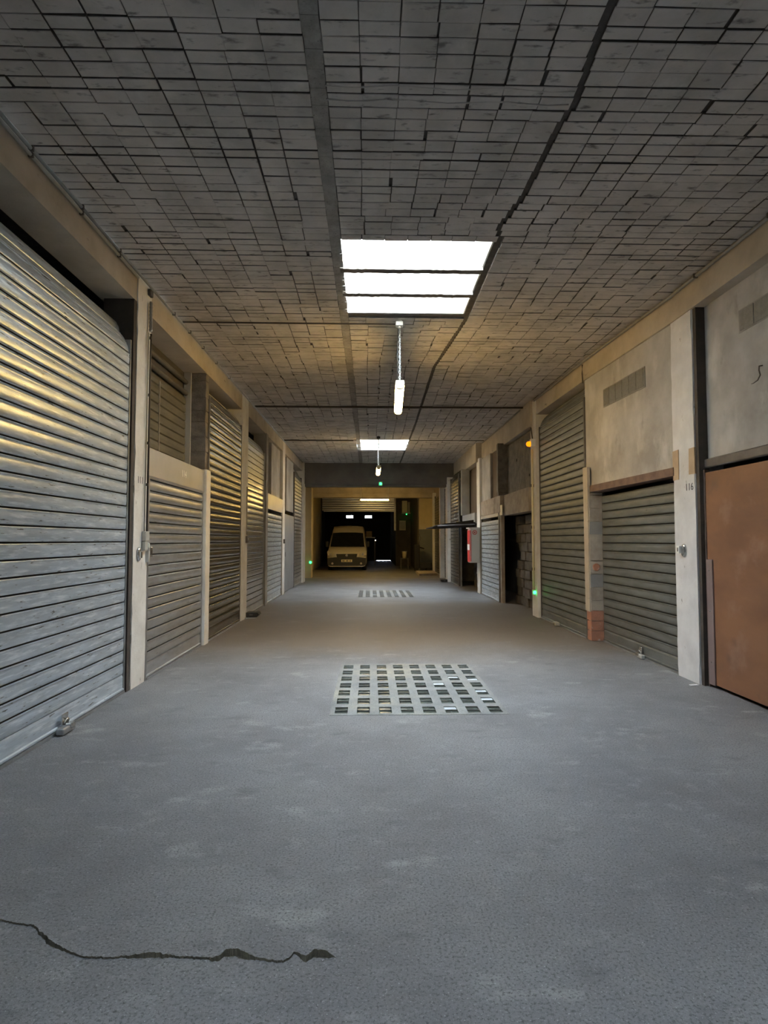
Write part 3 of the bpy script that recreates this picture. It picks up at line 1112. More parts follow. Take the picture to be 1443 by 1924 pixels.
# lintel blocks R3 / R4
t = structure_root('lintel_block', (3.14, 13.5, 2.02), 'long course of concrete lintel blocks over the open bay and silver shutter')
edges = [11.34, 11.75, 12.85, 13.50, 14.15, 15.0, 15.86]
for a, b in zip(edges, edges[1:]):
    xf = 3.10 if a < 13.5 else 3.02
    z0 = 2.02 if a < 13.5 else 2.10
    bm = BM()
    box(bm, xf, xf + 0.25, a + 0.006, b - 0.006, z0, 2.49, 0.004)
    obj('block', bm, 'brick_tan', t)
bm = BM()
box(bm, 3.18, 3.34, 11.3, 13.45, 2.48, 3.62)
obj('concrete_panel', bm, 'block_grey', wall_right)
for (y, z, r) in ((12.55, 3.18, 0.035), (11.55, 2.75, 0.03)):
    bm = BM()
    lathe(bm, [(r, 0), (r * 0.9, 0.006)], 10, (0, 0, 0), 'X')
    bmesh.ops.transform(bm, matrix=Matrix.Translation((3.18, y, z)) @ Matrix.Rotation(PI, 4, 'Z'), verts=bm.verts[:])
    obj('anchor_hole', bm, 'black_void', wall_right)
block_pier(wall_right, 'pillar_block', 2.97, 3.24, 13.44, 13.60, 2.56, 3.70, 1.2, 'block_grey', 'block_dark', 'short concrete stub pier standing on the lintel blocks')
bm = BM()
box(bm, 2.985, 3.22, 13.47, 13.60, 2.49, 2.56)
obj('stub_base', bm, 'block_dark', wall_right)
bm = BM()
box(bm, 3.12, 3.2, 13.6, 14.75, 2.49, 3.66)
obj('board', bm, 'wood_old', wall_right)
bm = BM()
box(bm, 3.06, 3.2, 14.75, 15.9, 2.49, 3.66)
obj('plaster_panel', bm, 'plaster_grey', wall_right)
bm = BM()
box(bm, 3.00, 3.2, 13.63, 15.8, 2.01, 2.09)
obj('shutter_head', bm, 'sheet_steel', sR4)
bm = BM()
box(bm, 3.04, 3.12, 13.50, 13.60, 0, 2.10)
struct('trim_or_shade_strip', bm, 'brick_tan', 'thin jamb between the open bay and the silver shutter')
# R5 : lintel, panel, dark board, small stub
bm = BM()
box(bm, 2.93, 3.2, 16.3, 18.5, 1.96, 2.22)
struct('lintel', bm, 'concrete_grey', 'grey lintel over the bay behind the fire hose cabinet')
bm = BM()
box(bm, 2.84, 3.08, 17.95, 18.2, 2.22, 3.64)
struct('pillar_stub', bm, 'concrete_grey', 'short concrete pier above the open tilting door')
bm = BM()
box(bm, 3.12, 3.2, 16.3, 18.5, 2.22, 3.64)
obj('board', bm, 'wood_old', wall_right)
bm = BM()
box(bm, 2.86, 2.90, 18.42, 18.47, 0, 1.95)
struct('trim_post', bm, 'rail_steel', 'thin steel post under the open tilting door')

# open up-and-over door
t = thing('tilting_door', 'dark tilting garage door swung open flat over the aisle', 'garage door', (2.4, 17.3, 1.9))
bm = BM()
prism(bm, [(1.76, 1.80), (2.05, 1.80), (2.98, 1.85), (2.98, 2.03), (2.05, 1.91), (1.76, 1.825)], 'Y', 16.45, 18.35)
obj('leaf', bm, 'gate_dark', t)
bm = BM()
tube(bm, [(1.9, 16.42, 1.85), (2.96, 16.42, 1.90)], 0.02, 8)
obj('edge_rail', bm, 'steel_dark', t)

# small paper sign on the lintel blocks
bm = BM()
box(bm, 3.025, 3.045, 13.36, 13.56, 2.03, 2.26)
tag(obj('paper_sign', bm, 'sign_cream'), 'small cream paper sign on the corner of the lintel blocks', 'sign')

# fire hose cabinet
t = thing('hose_cabinet', 'grey and red fire hose cabinet with a round emblem on the pale pillar', 'cabinet', (2.85, 16.0, 0.84))
bm = BM()
rbox(bm, 2.72, 2.985, 15.82, 16.22, 0.84, 1.77, 0.008, 2)
obj('body', bm, 'cabinet_grey', t)
bm = BM()
rbox(bm, 2.705, 2.73, 15.84, 16.20, 0.86, 1.72, 0.004, 1)
d = obj('door', bm, 'cabinet_red', t)
for (za, zb) in ((1.18, 1.34),):
    bm = BM()
    box(bm, 2.700, 2.708, 15.85, 16.18, za, zb)
    obj('white_notice', bm, 'paper_white', d)
bm = BM()
box(bm, 2.68, 2.985, 15.79, 16.24, 1.77, 1.795)
obj('rain_lip', bm, 'plastic_white', t)
bm = BM()
for (r0, r1) in ((0.062, 0.042), (0.022, 0.0001)):
    n = 24
    A = [bm.verts.new((2.84 + r0 * math.cos(2 * PI * k / n), 15.817, 1.66 + r0 * math.sin(2 * PI * k / n))) for k in range(n)]
    B = [bm.verts.new((2.84 + r1 * math.cos(2 * PI * k / n), 15.815, 1.66 + r1 * math.sin(2 * PI * k / n))) for k in range(n)]
    for k in range(n):
        bm.faces.new((A[k], A[(k + 1) % n], B[(k + 1) % n], B[k]))
obj('emblem', bm, 'cabinet_red', t)
bm = BM()
box(bm, 2.722, 2.745, 15.814, 15.822, 0.88, 1.72)
obj('red_edge', bm, 'cabinet_red', t)

# ------------------------------------------------------------------ lamps
def luminaire(label, x0, y0, x1, y1, z, chain_top, glow='lamp_diffuser'):
    c = Vector(((x0 + x1) / 2, (y0 + y1) / 2, z))
    L = math.hypot(x1 - x0, y1 - y0)
    rz = math.atan2(y1 - y0, x1 - x0)
    t = thing('hanging_lamp', label, 'lamp', c, rz, 'hanging tube lamps')
    bm = BM()
    rbox(bm, -L / 2 + 0.02, L / 2 - 0.02, -0.055, 0.055, 0.012, 0.06, 0.012, 2)
    obj('housing', bm, 'lamp_end', t, world=False)
    bm = BM()
    n = 12
    prof = [(0.056 * math.cos(PI + PI * k / n), 0.012 + 0.052 * math.sin(PI + PI * k / n)) for k in range(n + 1)]
    prism(bm, prof, 'X', -L / 2 + 0.05, L / 2 - 0.05)
    obj('diffuser', bm, glow, t, world=False)
    for s in (-1, 1):
        bm = BM()
        e0, e1 = sorted((s * (L / 2 - 0.05), s * L / 2))
        prism(bm, [(-0.058, 0.02), (-0.045, -0.03), (-0.02, -0.042), (0.02, -0.042), (0.045, -0.03), (0.058, 0.02), (0.05, 0.062), (-0.05, 0.062)], 'X', e0, e1)
        ec = obj('end_cap', bm, 'lamp_end', t, world=False)
        # chain of links up to the ceiling
        bm = BM()
        zz, k = 0.06, 0
        top = chain_top - z
        while zz < top - 0.01:
            m = Matrix.Translation((s * (L / 2 - 0.06), 0, zz + 0.018)) @ Matrix.Rotation(PI / 2 * (k % 2) + 0.4, 4, 'Z')
            pts = [m @ Vector((0.011 * math.cos(a), 0, 0.021 * math.sin(a))) for a in [2 * PI * q / 8 for q in range(9)]]
            tube(bm, pts, 0.0045, 5, False)
            zz += 0.032
            k += 1
        obj('chain', bm, 'plastic_white', t, world=False)
        if s < 0:
            bm = BM()
            tube(bm, [(-L / 2 + 0.12, 0.02, 0.05), (-L / 2 + 0.10, 0.03, 0.3), (-L / 2 + 0.07, 0.02, top - 0.02)], 0.005, 6)
            obj('cable', bm, 'conduit_dark', t, world=False)
    return t


luminaire('near hanging tube lamp on a pale chain below the large skylight', 0.37, 7.16, 0.42, 8.70, 3.37, ZC)
luminaire('far hanging tube lamp seen end-on below the far skylight', 0.23, 15.2, 0.23, 16.75, 3.34, ZC, 'lamp_diffuser_far')
luminaire('wide tube lamp hanging crosswise over the end bay near the van', -0.44, 24.5, 0.83, 24.5, 3.15, ZC, 'lamp_diffuser_end')

# junction boxes at the chain tops
for (x, y, m, lb) in ((0.36, 7.10, 'plastic_white', 'white junction box on the ceiling above the near lamp chain'), (0.22, 15.12, 'conduit_dark', 'dark junction box on the ceiling before the far skylight')):
    t = thing('junction_box', lb, 'junction box', (x, y, ZC - 0.07))
    bm = BM()
    rbox(bm, x - 0.045, x + 0.045, y - 0.045, y + 0.045, ZC - 0.065, ZC - 0.012, 0.01, 2)
    obj('body', bm, m, t)
    bm = BM()
    lathe(bm, [(0.018, ZC - 0.085), (0.018, ZC - 0.065)], 10, (x, y, 0))
    obj('gland', bm, m, t)
    bm = BM()
    box(bm, x - 0.03, x + 0.03, y - 0.03, y + 0.03, ZC - 0.014, ZC + 0.006)
    obj('mounting_plate', bm, m, t)

# ------------------------------------------------------------------ conduits and cables


def conduit(label, pts, r, m, clips=(), group=None):
    t = thing('conduit', label, 'conduit', pts[0], 0, group)
    bm = BM()
    tube(bm, pts, r, 8)
    obj('pipe', bm, m, t)
    for p in clips:
        bm = BM()
        box(bm, p[0] - r * 1.25, p[0] + r * 1.25, p[1] - 0.008, p[1] + 0.008, p[2] - r * 1.25, p[2] + r * 1.25)
        obj('clip', bm, 'conduit_dark', t)
    return t


zc = ZC - 0.05
conduit('upper of two grey conduits along the beam above the blue-grey shutters', [(XL + 0.032, 2.2, zc), (XL + 0.032, 20.0, zc)], 0.014, 'conduit_grey',
        [(XL + 0.032, y, zc) for y in (3.2, 3.9, 4.6, 5.3, 6.8, 7.4, 8.0, 8.7, 9.5)])
conduit('lower of two grey conduits along the beam above the blue-grey shutters', [(XL + 0.032, 2.2, zc - 0.045), (XL + 0.032, 5.75, zc - 0.045)], 0.013, 'conduit_grey',
        [(XL + 0.032, y, zc - 0.045) for y in (3.2, 3.9, 4.6, 5.3)])
conduit('grey conduit along the beam above the plaster panels', [(3.28, 2.2, zc + 0.01), (3.28, 6.2, zc + 0.01), (3.17, 8.6, zc + 0.01), (3.13, 11.0, zc + 0.01)], 0.017, 'conduit_grey', [(3.275, y, zc + 0.01) for y in (3.4, 4.6, 5.7)])
conduit('thin black conduit across the ceiling to the white junction box', [(XL + 0.03, 7.13, ZC - 0.022), (-1.0, 7.13, ZC - 0.026), (0.31, 7.12, ZC - 0.03)], 0.011, 'conduit_dark')
conduit('black pipe across the ceiling at the middle pillars', [(XL + 0.02, 11.70, ZC - 0.012), (0.4, 11.70, ZC - 0.018), (3.12, 11.70, ZC - 0.012)], 0.022, 'conduit_dark')
conduit('thin dark pipe across the ceiling just before the far skylight', [(XL + 0.02, 15.72, ZC - 0.012), (-0.45, 15.72, ZC - 0.012)], 0.016, 'conduit_dark')
conduit('dark conduit dropping down the pillar beside the large shutter', [(-2.285, 6.07, 3.6), (-2.285, 6.07, 3.4), (-2.290, 6.07, 1.54)], 0.011, 'conduit_dark',
        [(-2.29, 6.05, z) for z in (3.55, 2.95, 2.45, 2.02)])
conduit('thin grey cable beside the dark conduit on the pillar', [(-2.292, 6.03, 3.6), (-2.296, 6.02, 1.52)], 0.006, 'conduit_grey')
conduit('thin cable down the cream pillar with the black wedge', [(-2.300, 11.0, 2.45), (-2.300, 11.0, 1.55)], 0.010, 'conduit_grey')
conduit('pale conduit rising up the amber lamp pillar', [(3.125, 11.16, 0.5), (3.125, 11.16, 3.2)], 0.022, 'lamp_end', [(3.125, 11.16, z) for z in (0.9, 1.7, 2.5)])
conduit('dark drop cable above the amber lamp', [(3.12, 11.1, 3.40), (3.10, 11.12, 3.62)], 0.012, 'conduit_dark')
conduit('short black cable hanging at the corner of the tall dark grey shutter', [(3.185, 8.60, 4.08), (3.18, 8.60, 3.95), (3.185, 8.59, 3.80)], 0.010, 'conduit_dark')
conduit('yellowish conduit catching lamplight on the wall by the van', [(-2.72, 24.8, 0.6), (-2.72, 24.8, 3.05)], 0.035, 'lamp_end')
conduit('grey conduit along the beam beyond the amber lamp', [(3.06, 11.8, zc), (3.06, 15.8, zc)], 0.014, 'conduit_grey')

# dark flexible sleeve and box at the top of the first pillar
t = thing('cable_junction', 'dark cable junction at the top of the conduit pillar', 'junction box', (-2.30, 6.08, 3.9))
bm = BM()
rbox(bm, -2.318, -2.285, 6.04, 6.12, 4.0, 4.07, 0.006, 1)
obj('body', bm, 'conduit_dark', t)
bm = BM()
zz = 3.62
tube(bm, [(-2.290, 6.07, zz + 0.02 * k) for k in range(17)], [0.020 if k % 2 else 0.016 for k in range(17)], 8)
obj('sleeve', bm, 'conduit_grey', t)


# switch boxes
def switch_box(name, label, cat, parts, loc):
    t = thing(name, label, cat, loc)
    for (pn, b, m, r) in parts:
        bm = BM()
        rbox(bm, *b, r, 2)
        obj(pn, bm, m, t)
    return t


switch_box('switch_box', 'grey double switch box at the end of the pillar conduits', 'switch',
           [('upper_box', (-2.315, -2.27, 6.0, 6.09, 1.44, 1.54), 'plastic_grey', 0.008), ('lower_box', (-2.315, -2.275, 6.0, 6.075, 1.345, 1.437), 'plastic_grey', 0.008),
            ('side_plate', (-2.315, -2.285, 6.095, 6.135, 1.44, 1.54), 'plastic_pale', 0.005), ('button', (-2.315, -2.27, 6.08, 6.12, 1.37, 1.42), 'plastic_pale', 0.008)], (-2.31, 6.06, 1.34))
t = thing('lock_cover', 'oval chrome lock cover low on the conduit pillar', 'lock', (-2.31, 5.93, 1.26))
bm = BM()
lathe(bm, [(0.045, 0), (0.045, 0.008), (0.034, 0.02)], 18, (0, 0, 0), 'X')
bmesh.ops.scale(bm, vec=(1, 0.8, 1.6), verts=bm.verts[:])
bmesh.ops.translate(bm, vec=(-2.312, 5.92, 1.31), verts=bm.verts[:])
obj('escutcheon', bm, 'chrome', t)
bm = BM()
rbox(bm, -2.30, -2.275, 5.90, 5.935, 1.27, 1.34, 0.006, 2)
obj('flap', bm, 'chrome', t)
switch_box('shutter_lock', 'steel shutter lock on the edge of the low galvanised shutter', 'lock',
           [('plate', (-2.318, -2.295, 6.19, 6.26, 1.27, 1.38), 'chrome', 0.006), ('bolt', (-2.32, -2.285, 6.12, 6.165, 1.22, 1.34), 'plastic_grey', 0.005), ('keeper', (-2.31, -2.29, 6.205, 6.245, 1.30, 1.345), 'steel_dark', 0.004)], (-2.32, 6.2, 1.22))
switch_box('switch_box', 'small black switch box halfway up the cream pillar with the black wedge', 'switch',
           [('body', (-2.315, -2.265, 10.94, 11.04, 1.40, 1.53), 'steel_dark', 0.01), ('button', (-2.268, -2.258, 10.97, 11.01, 1.45, 1.49), 'plastic_grey', 0.004)], (-2.3, 11.0, 1.40))
switch_box('switch_box', 'tiny dark switch box on the slim pale pillar', 'switch',
           [('body', (-2.325, -2.28, 15.78, 15.9, 1.36, 1.48), 'steel_dark', 0.01), ('button', (-2.283, -2.274, 15.82, 15.86, 1.40, 1.44), 'plastic_grey', 0.004)], (-2.3, 15.8, 1.36))
t = thing('key_switch', 'oval chrome key switch on the white pillar numbered 116', 'lock', (3.32, 6.12, 1.28))
bm = BM()
lathe(bm, [(0.048, 0), (0.048, 0.012), (0.038, 0.026)], 20, (0, 0, 0), 'X')
bmesh.ops.scale(bm, vec=(1, 0.9, 1.5), verts=bm.verts[:])
bmesh.ops.transform(bm, matrix=Matrix.Translation((3.322, 6.11, 1.34)) @ Matrix.Rotation(PI, 4, 'Z'), verts=bm.verts[:])
obj('escutcheon', bm, 'chrome', t)
bm = BM()
rbox(bm, 3.27, 3.30, 6.13, 6.19, 1.31, 1.39, 0.006, 2)
b_ = obj('cover', bm, 'plastic_white', t)
bm = BM()
box(bm, 3.266, 3.272, 6.15, 6.162, 1.33, 1.37)
obj('keyhole', bm, 'steel_dark', b_)
text('painted_number', '116', 0.105, 'paint_mark', pR0, (3.3165, 5.985, 2.0), ROT_R)
text('painted_number', '111', 0.10, 'paint_mark', pL0, (-2.3065, 5.92, 2.05), ROT_L)
for (ya, yb, za, zb) in ((5.87, 5.98, 2.13, 2.40), (6.18, 6.30, 2.10, 2.42)):
    bm = BM()
    box(bm, 3.3135, 3.33, ya, yb, za, zb, 0.003)
    obj('bare_patch', bm, 'patch_tan', pR0)

# padlocks and hasps on the shutters
def padlock(label, x, y, side, m='brass_lock', z=0.0, big=1.0):
    t = thing('padlock', label, 'padlock', (x, y, z))
    s = side
    bm = BM()
    xs = sorted((x + s * 0.0, x + s * 0.012))
    rbox(bm, xs[0], xs[1], y - 0.035 * big + 0.06, y + 0.035 * big + 0.06, z + 0.055, z + 0.135, 0.004, 1)
    obj('hasp', bm, 'chrome', t)
    bm = BM()
    pts = [(x + s * 0.015, y + 0.035, z + 0.055), (x + s * 0.025, y + 0.035, z + 0.085), (x + s * 0.03, y + 0.06, z + 0.10), (x + s * 0.025, y + 0.085, z + 0.085), (x + s * 0.015, y + 0.085, z + 0.05)]
    tube(bm, pts, 0.007, 8)
    obj('shackle', bm, 'chrome', t)
    bm = BM()
    xs = sorted((x + s * 0.004, x + s * 0.05 * big))
    rbox(bm, xs[0], xs[1], y - 0.05 * big, y + 0.085 * big, z + 0.004, z + 0.055, 0.012, 3)
    obj('body', bm, m, t)
    bm = BM()
    xs = sorted((x + s * 0.02, x + s * 0.058 * big))
    rbox(bm, xs[0], xs[1], y + 0.03, y + 0.10, z + 0.03, z + 0.068, 0.01, 2)
    obj('cap', bm, 'chrome', t)
    return t


padlock('heavy padlock on the bottom rail of the large blue-grey shutter', -2.325, 4.52, 1, 'rail_steel', big=1.3)
padlock('small padlock on the bottom bar of the low grey shutter by pillar 116', 3.345, 7.15, -1, 'plastic_grey')
t = thing('shutter_lock', 'pale floor lock at the foot of the tall dark grey shutter', 'lock', (3.17, 9.9, 0))
bm = BM()
rbox(bm, 3.12, 3.19, 9.84, 9.98, 0.01, 0.07, 0.01, 2)
obj('body', bm, 'plastic_grey', t)
bm = BM()
rbox(bm, 3.10, 3.13, 9.88, 9.94, 0.02, 0.05, 0.006, 1)
obj('bolt', bm, 'chrome', t)

# amber lamp, green marker lights
t = thing('warning_lamp', 'small amber warning lamp with a white back on the cream pillar', 'lamp', (3.14, 11.05, 3.25))
bm = BM()
rbox(bm, 3.06, 3.15, 10.99, 11.09, 3.24, 3.38, 0.008, 2)
obj('back_box', bm, 'plastic_white', t)
bm = BM()
lathe(bm, [(0.052, 0), (0.052, 0.03), (0.042, 0.06), (0.02, 0.075)], 16, (0, 0, 0), 'X')
bmesh.ops.transform(bm, matrix=Matrix.Translation((3.06, 11.04, 3.285)) @ Matrix.Rotation(PI, 4, 'Z'), verts=bm.verts[:])
obj('lens', bm, 'led_amber', t)


def marker(label, x, y, z, axis, r=0.045):
    t = thing('marker_light', label, 'light', (x, y, z - 0.08), 0, 'green marker lights')
    d = {'-X': (-1, 0), '+X': (1, 0), '-Y': (0, -1)}[axis]
    ang = math.atan2(d[1], d[0])
    M = Matrix.Translation((x, y, z)) @ Matrix.Rotation(ang, 4, 'Z')
    bm = BM()
    rbox(bm, -0.02, 0.0, -r * 1.5, r * 1.5, -r * 1.6, r * 1.6, 0.008, 2)
    bmesh.ops.transform(bm, matrix=M, verts=bm.verts[:])
    obj('base', bm, 'plastic_grey', t)
    bm = BM()
    lathe(bm, [(r, 0), (r, r * 0.4), (r * 0.8, r * 0.75), (r * 0.35, r)], 16, (0, 0, 0), 'X')
    bmesh.ops.transform(bm, matrix=M, verts=bm.verts[:])
    obj('lens', bm, 'led_green', t)


marker('green marker light low on the amber lamp pillar', 3.13, 11.10, 0.46, '-Y', 0.032)
marker('green marker light low on the wall beside the van', -2.28, 22.6, 0.60, '-Y', 0.045)
marker('green marker light at the centre of the end beam', 0.37, 20.38, 3.42, '-Y', 0.045)

# black wedges at pillar feet, litter
for (x, y, lb, s) in ((-2.26, 11.15, 'black rubber wedge at the foot of the cream pillar', 1), (2.62, 20.25, 'black rubber wedge at the foot of the end pillar opposite the van', -1)):
    t = thing('rubber_wedge', lb, 'wedge', (x, y, 0))
    bm = BM()
    prism(bm, [(x - s * 0.05, 0.016), (x + s * 0.15, 0.016), (x + s * 0.19, 0.06), (x + s * 0.17, 0.10), (x - s * 0.05, 0.10)], 'Y', y - 0.1, y + 0.14)
    obj('body', bm, 'black_rubber', t)
    bm = BM()
    rbox(bm, min(x + s * 0.02, x + s * 0.08), max(x + s * 0.02, x + s * 0.08), y - 0.112, y - 0.098, 0.05, 0.07, 0.003, 1)
    obj('stud', bm, 'steel_dark', t)
bm = BM()
box(bm, -2.34, -2.10, 10.95, 11.12, 0.0, 0.012, 0.002)
tag(obj('cement_fillet', bm, 'concrete_grey'), 'low cement fillet under the black wedge', 'fillet')
bm = BM()
prism(bm, [(3.20, 5.83), (3.29, 5.85), (3.285, 5.885), (3.20, 5.87)], 'Z', 0.001, 0.006)
tag(obj('paper_scrap', bm, 'paper_white'), 'white paper scrap at the foot of the white pillar', 'litter')

# ------------------------------------------------------------------ end bay: portal beam, far walls
bm = BM()
box(bm, -3.2, 4.0, 20.42, 20.9, 3.42, ZC + 0.01)
box(bm, -3.2, 4.0, 20.40, 20.44, 3.62, 3.66)
box(bm, -3.2, 4.0, 20.55, 20.9, 3.33, 3.42)
struct('beam_end', bm, 'beam_dark', 'grey concrete beam across the aisle before the end bay')
bm = BM()
box(bm, -3.2, -2.78, 20.9, 33.2, 0, ZC)
struct('wall_end_left', bm, 'wall_ochre', 'ochre wall of the end bay beside the van')
bm = BM()
box(bm, -3.2, -2.26, 22.62, 23.3, 0, 3.5)
obj('pier', bm, 'wall_ochre', bpy.data.objects['wall_end_left'])
bm = BM()
box(bm, 3.0, 4.0, 20.9, 28.1, 0, ZC)
struct('wall_end_right', bm, 'brick_tan', 'tan wall of the end bay beyond the tilting door')
shutter('narrow dim shutter just beyond the end pillar', -1, 2.90, 20.95, 22.5, 3.4, 0.113, 'galv_dark', depth=0.02, rail='steel_dark')
shutter('dim shutter in the end bay next to the ochre wall', -1, 2.95, 22.75, 26.4, 3.4, 0.113, 'galv_dark', depth=0.02, rail='steel_dark')
pillar('pillar', 2.70, 3.05, 22.5, 22.72, 3.6, 'pillar_paint', 'thin cream pier between the two dim shutters of the end bay', 31)
pillar('pillar', 2.86, 3.1, 26.45, 26.75, 3.6, 'pillar_paint', 'thin cream pier next to the ochre wall', 32)
bm = BM()
box(bm, 2.36, 4.0, 28.0, 28.2, 1.97, ZC)
w_ = struct('wall_ochre', bm, 'wall_ochre', 'ochre wall above a grey-blue dado in the end bay')
bm = BM()
box(bm, 2.365, 4.0, 27.985, 28.2, 0, 1.97)
obj('dado', bm, 'wall_dado', w_)
bm = BM()
box(bm, 2.30, 4.0, 28.2, 33.2, 0, ZC)
struct('wall_return', bm, 'wall_brown', 'dark side wall behind the ochre wall')
bm = BM()
box(bm, -2.9, 3.4, 27.3, 27.7, 3.62, ZC)
box(bm, -2.9, 3.4, 27.25, 27.75, 3.44, 3.62)
box(bm, -2.9, 3.4, 27.2, 27.3, 3.60, 3.64)
struct('beam_cross', bm, 'beam_cream', 'cream beam across the end bay above the van')
# end wall with a large opening
bm = BM()
box(bm, -3.2, -2.72, 33.0, 33.3, 0, ZC)
box(bm, 1.46, 2.9, 33.0, 33.3, 0, ZC)
box(bm, -2.72, 1.46, 33.0, 33.3, 3.85, ZC)
struct('wall_end', bm, 'wall_brown', 'dark end wall with a wide opening behind the van')
t = thing('rolled_shutter', 'wide pale shutter rolled almost fully up behind the van', 'roller shutter', (-0.6, 32.9, 3.05))
for k in range(6):
    bm = BM()
    z = 3.10 + k * 0.125
    prism(bm, [(32.95, z), (32.925, z + 0.02), (32.92, z + 0.1), (32.95, z + 0.12)], 'X', -2.68, 1.42)
    obj('slat', bm, 'galv_mid', t)
bm = BM()
box(bm, -2.6, 1.36, 32.90, 32.96, 3.05, 3.10)
obj('bottom_bar', bm, 'sheet_steel', t)
bm = BM()
box(bm, 1.36, 1.46, 32.88, 32.98, 2.0, 3.85)
obj('guide_rail', bm, 'rail_steel', t)
# closed gate at the far end with two lit vents and a gap below
bm = BM()
box(bm, -0.90, -0.59, 41.45, 41.52, 0, 3.9)
box(bm, -3.2, -2.98, 41.45, 41.52, 0, 3.9)
gate_fill = bm
gate = thing('entry_gate', 'dark closed gate at the far end with daylight under it', 'gate', (-0.6, 41.5, 0))
for k in range(6):
    a = -2.98 + k * 1.05 + (0.27 if k >= 2 else 0)
    bm = BM()
    if k in (1, 2):
        va, vb = (-1.72, -1.06) if k == 1 else (-0.38, 0.26)
        va, vb = max(va, a + 0.1), min(vb, a + 0.95)
        va, vb = a + 0.28, a + 0.76
        for (xa, xb, za, zb) in ((a - 0.03, va, 0.0, 3.9), (vb, a + 1.08, 0.0, 3.9), (va, vb, 0.0, 3.02), (va, vb, 3.20, 3.9)):
            box(bm, xa, xb, 41.45, 41.52, za, zb)
        o = obj('panel', bm, 'gate_dark', gate)
        for q in range(6):
            bm = BM()
            xa = va + (vb - va) * q / 6
            box(bm, xa + (0.03 if k == 1 else 0.05), xa + 0.096, 41.46, 41.50, 3.0, 3.22)
            obj('vent_bar', bm, 'gate_dark', o)
    else:
        box(bm, a - 0.03, a + 1.08, 41.45, 41.52, 0.025 if k in (3, 4) else 0.0, 3.9)
        obj('panel', bm, 'gate_dark', gate)
obj('mullion', gate_fill, 'gate_dark', gate)
bm = BM()
box(bm, -3.2, 3.4, 41.40, 41.6, 3.9, ZC + 0.01)
struct('lintel_gate', bm, 'shell_dark', 'lintel above the far gate')
bm = BM()
box(bm, 1.46, 1.6, 33.3, 41.6, 0, ZC)
struct('wall_tunnel', bm, 'shell_dark', 'side wall of the dark passage behind the van')
bm = BM()
box(bm, 3.1, 4.0, 41.4, 41.6, 0, ZC)
struct('wall_far', bm, 'shell_dark', 'far wall beside the gate')

# electrical cabinets and small things on the end wall
t = thing('electric_cabinet', 'tan electrical cabinet with a green indicator high on the end wall', 'electrical cabinet', (2.0, 32.9, 2.95))
bm = BM()
rbox(bm, 1.80, 2.10, 32.75, 33.0, 3.0, 3.66, 0.01, 1)
obj('body', bm, 'lamp_end', t)
bm = BM()
rbox(bm, 2.12, 2.26, 32.85, 33.0, 3.0, 3.6, 0.01, 1)
obj('side_box', bm, 'plastic_grey', t)
bm = BM()
box(bm, 1.78, 2.28, 32.72, 33.0, 2.93, 3.0)
obj('shelf', bm, 'plastic_grey', t)
bm = BM()
lathe(bm, [(0.03, 0), (0.02, 0.03)], 10, (0, 0, 0), 'X')
bmesh.ops.transform(bm, matrix=Matrix.Translation((2.05, 32.72, 2.9)) @ Matrix.Rotation(-PI / 2, 4, 'Z'), verts=bm.verts[:])
obj('indicator', bm, 'led_green', t)
t = thing('meter_box', 'grey meter box on the end wall below the electrical cabinet', 'meter box', (1.85, 32.9, 2.0))
bm = BM()
rbox(bm, 1.65, 2.02, 32.85, 33.0, 2.0, 2.55, 0.01, 1)
obj('body', bm, 'plastic_grey', t)
bm = BM()
box(bm, 1.70, 1.97, 32.84, 32.852, 2.08, 2.48)
obj('cover', bm, 'hoarding_grey', t)
t = thing('wooden_crate', 'pale wooden crate on a shelf behind the van', 'crate', (-0.05, 34.0, 1.6))
for k in range(3):
    bm = BM()
    box(bm, -0.22, 0.12, 33.96, 34.0, 1.63 + k * 0.12, 1.73 + k * 0.12)
    obj('slat', bm, 'wood_pale', t)
bm = BM()
box(bm, -0.21, 0.11, 34.0, 34.3, 1.63, 1.97)
obj('box', bm, 'wood_old', t)
t = thing('storage_shelf', 'thin grey shelf on legs behind the van', 'shelf', (-0.1, 34.1, 0))
bm = BM()
box(bm, -0.5, 0.3, 33.9, 34.4, 1.58, 1.63)
obj('board', bm, 'plastic_grey', t)
for (x, y) in ((-0.48, 33.92), (0.26, 33.92), (-0.48, 34.36), (0.26, 34.36)):
    bm = BM()
    box(bm, x, x + 0.03, y, y + 0.03, 0, 1.58)
    obj('leg', bm, 'steel_dark', t)
t = thing('white_bucket', 'pale bucket on a dark stand near the ochre wall', 'bucket', (1.75, 29.6, 0.55))
bm = BM()
lathe(bm, [(0.10, 0.55), (0.125, 0.86), (0.13, 0.88)], 16, (1.75, 29.6, 0))
obj('body', bm, 'sign_cream', t)
bm = BM()
lathe(bm, [(0.133, 0.86), (0.133, 0.89)], 16, (1.75, 29.6, 0))
obj('rim', bm, 'plastic_white', t)
t = thing('metal_stand', 'dark metal stand under the pale bucket', 'stand', (1.75, 29.6, 0))
bm = BM()
box(bm, 1.55, 1.95, 29.4, 29.8, 0.51, 0.55)
obj('top', bm, 'steel_dark', t)
for (x, y) in ((1.55, 29.4), (1.91, 29.4), (1.55, 29.76), (1.91, 29.76)):
    bm = BM()
    box(bm, x, x + 0.04, y, y + 0.04, 0, 0.51)
    obj('leg', bm, 'steel_dark', t)
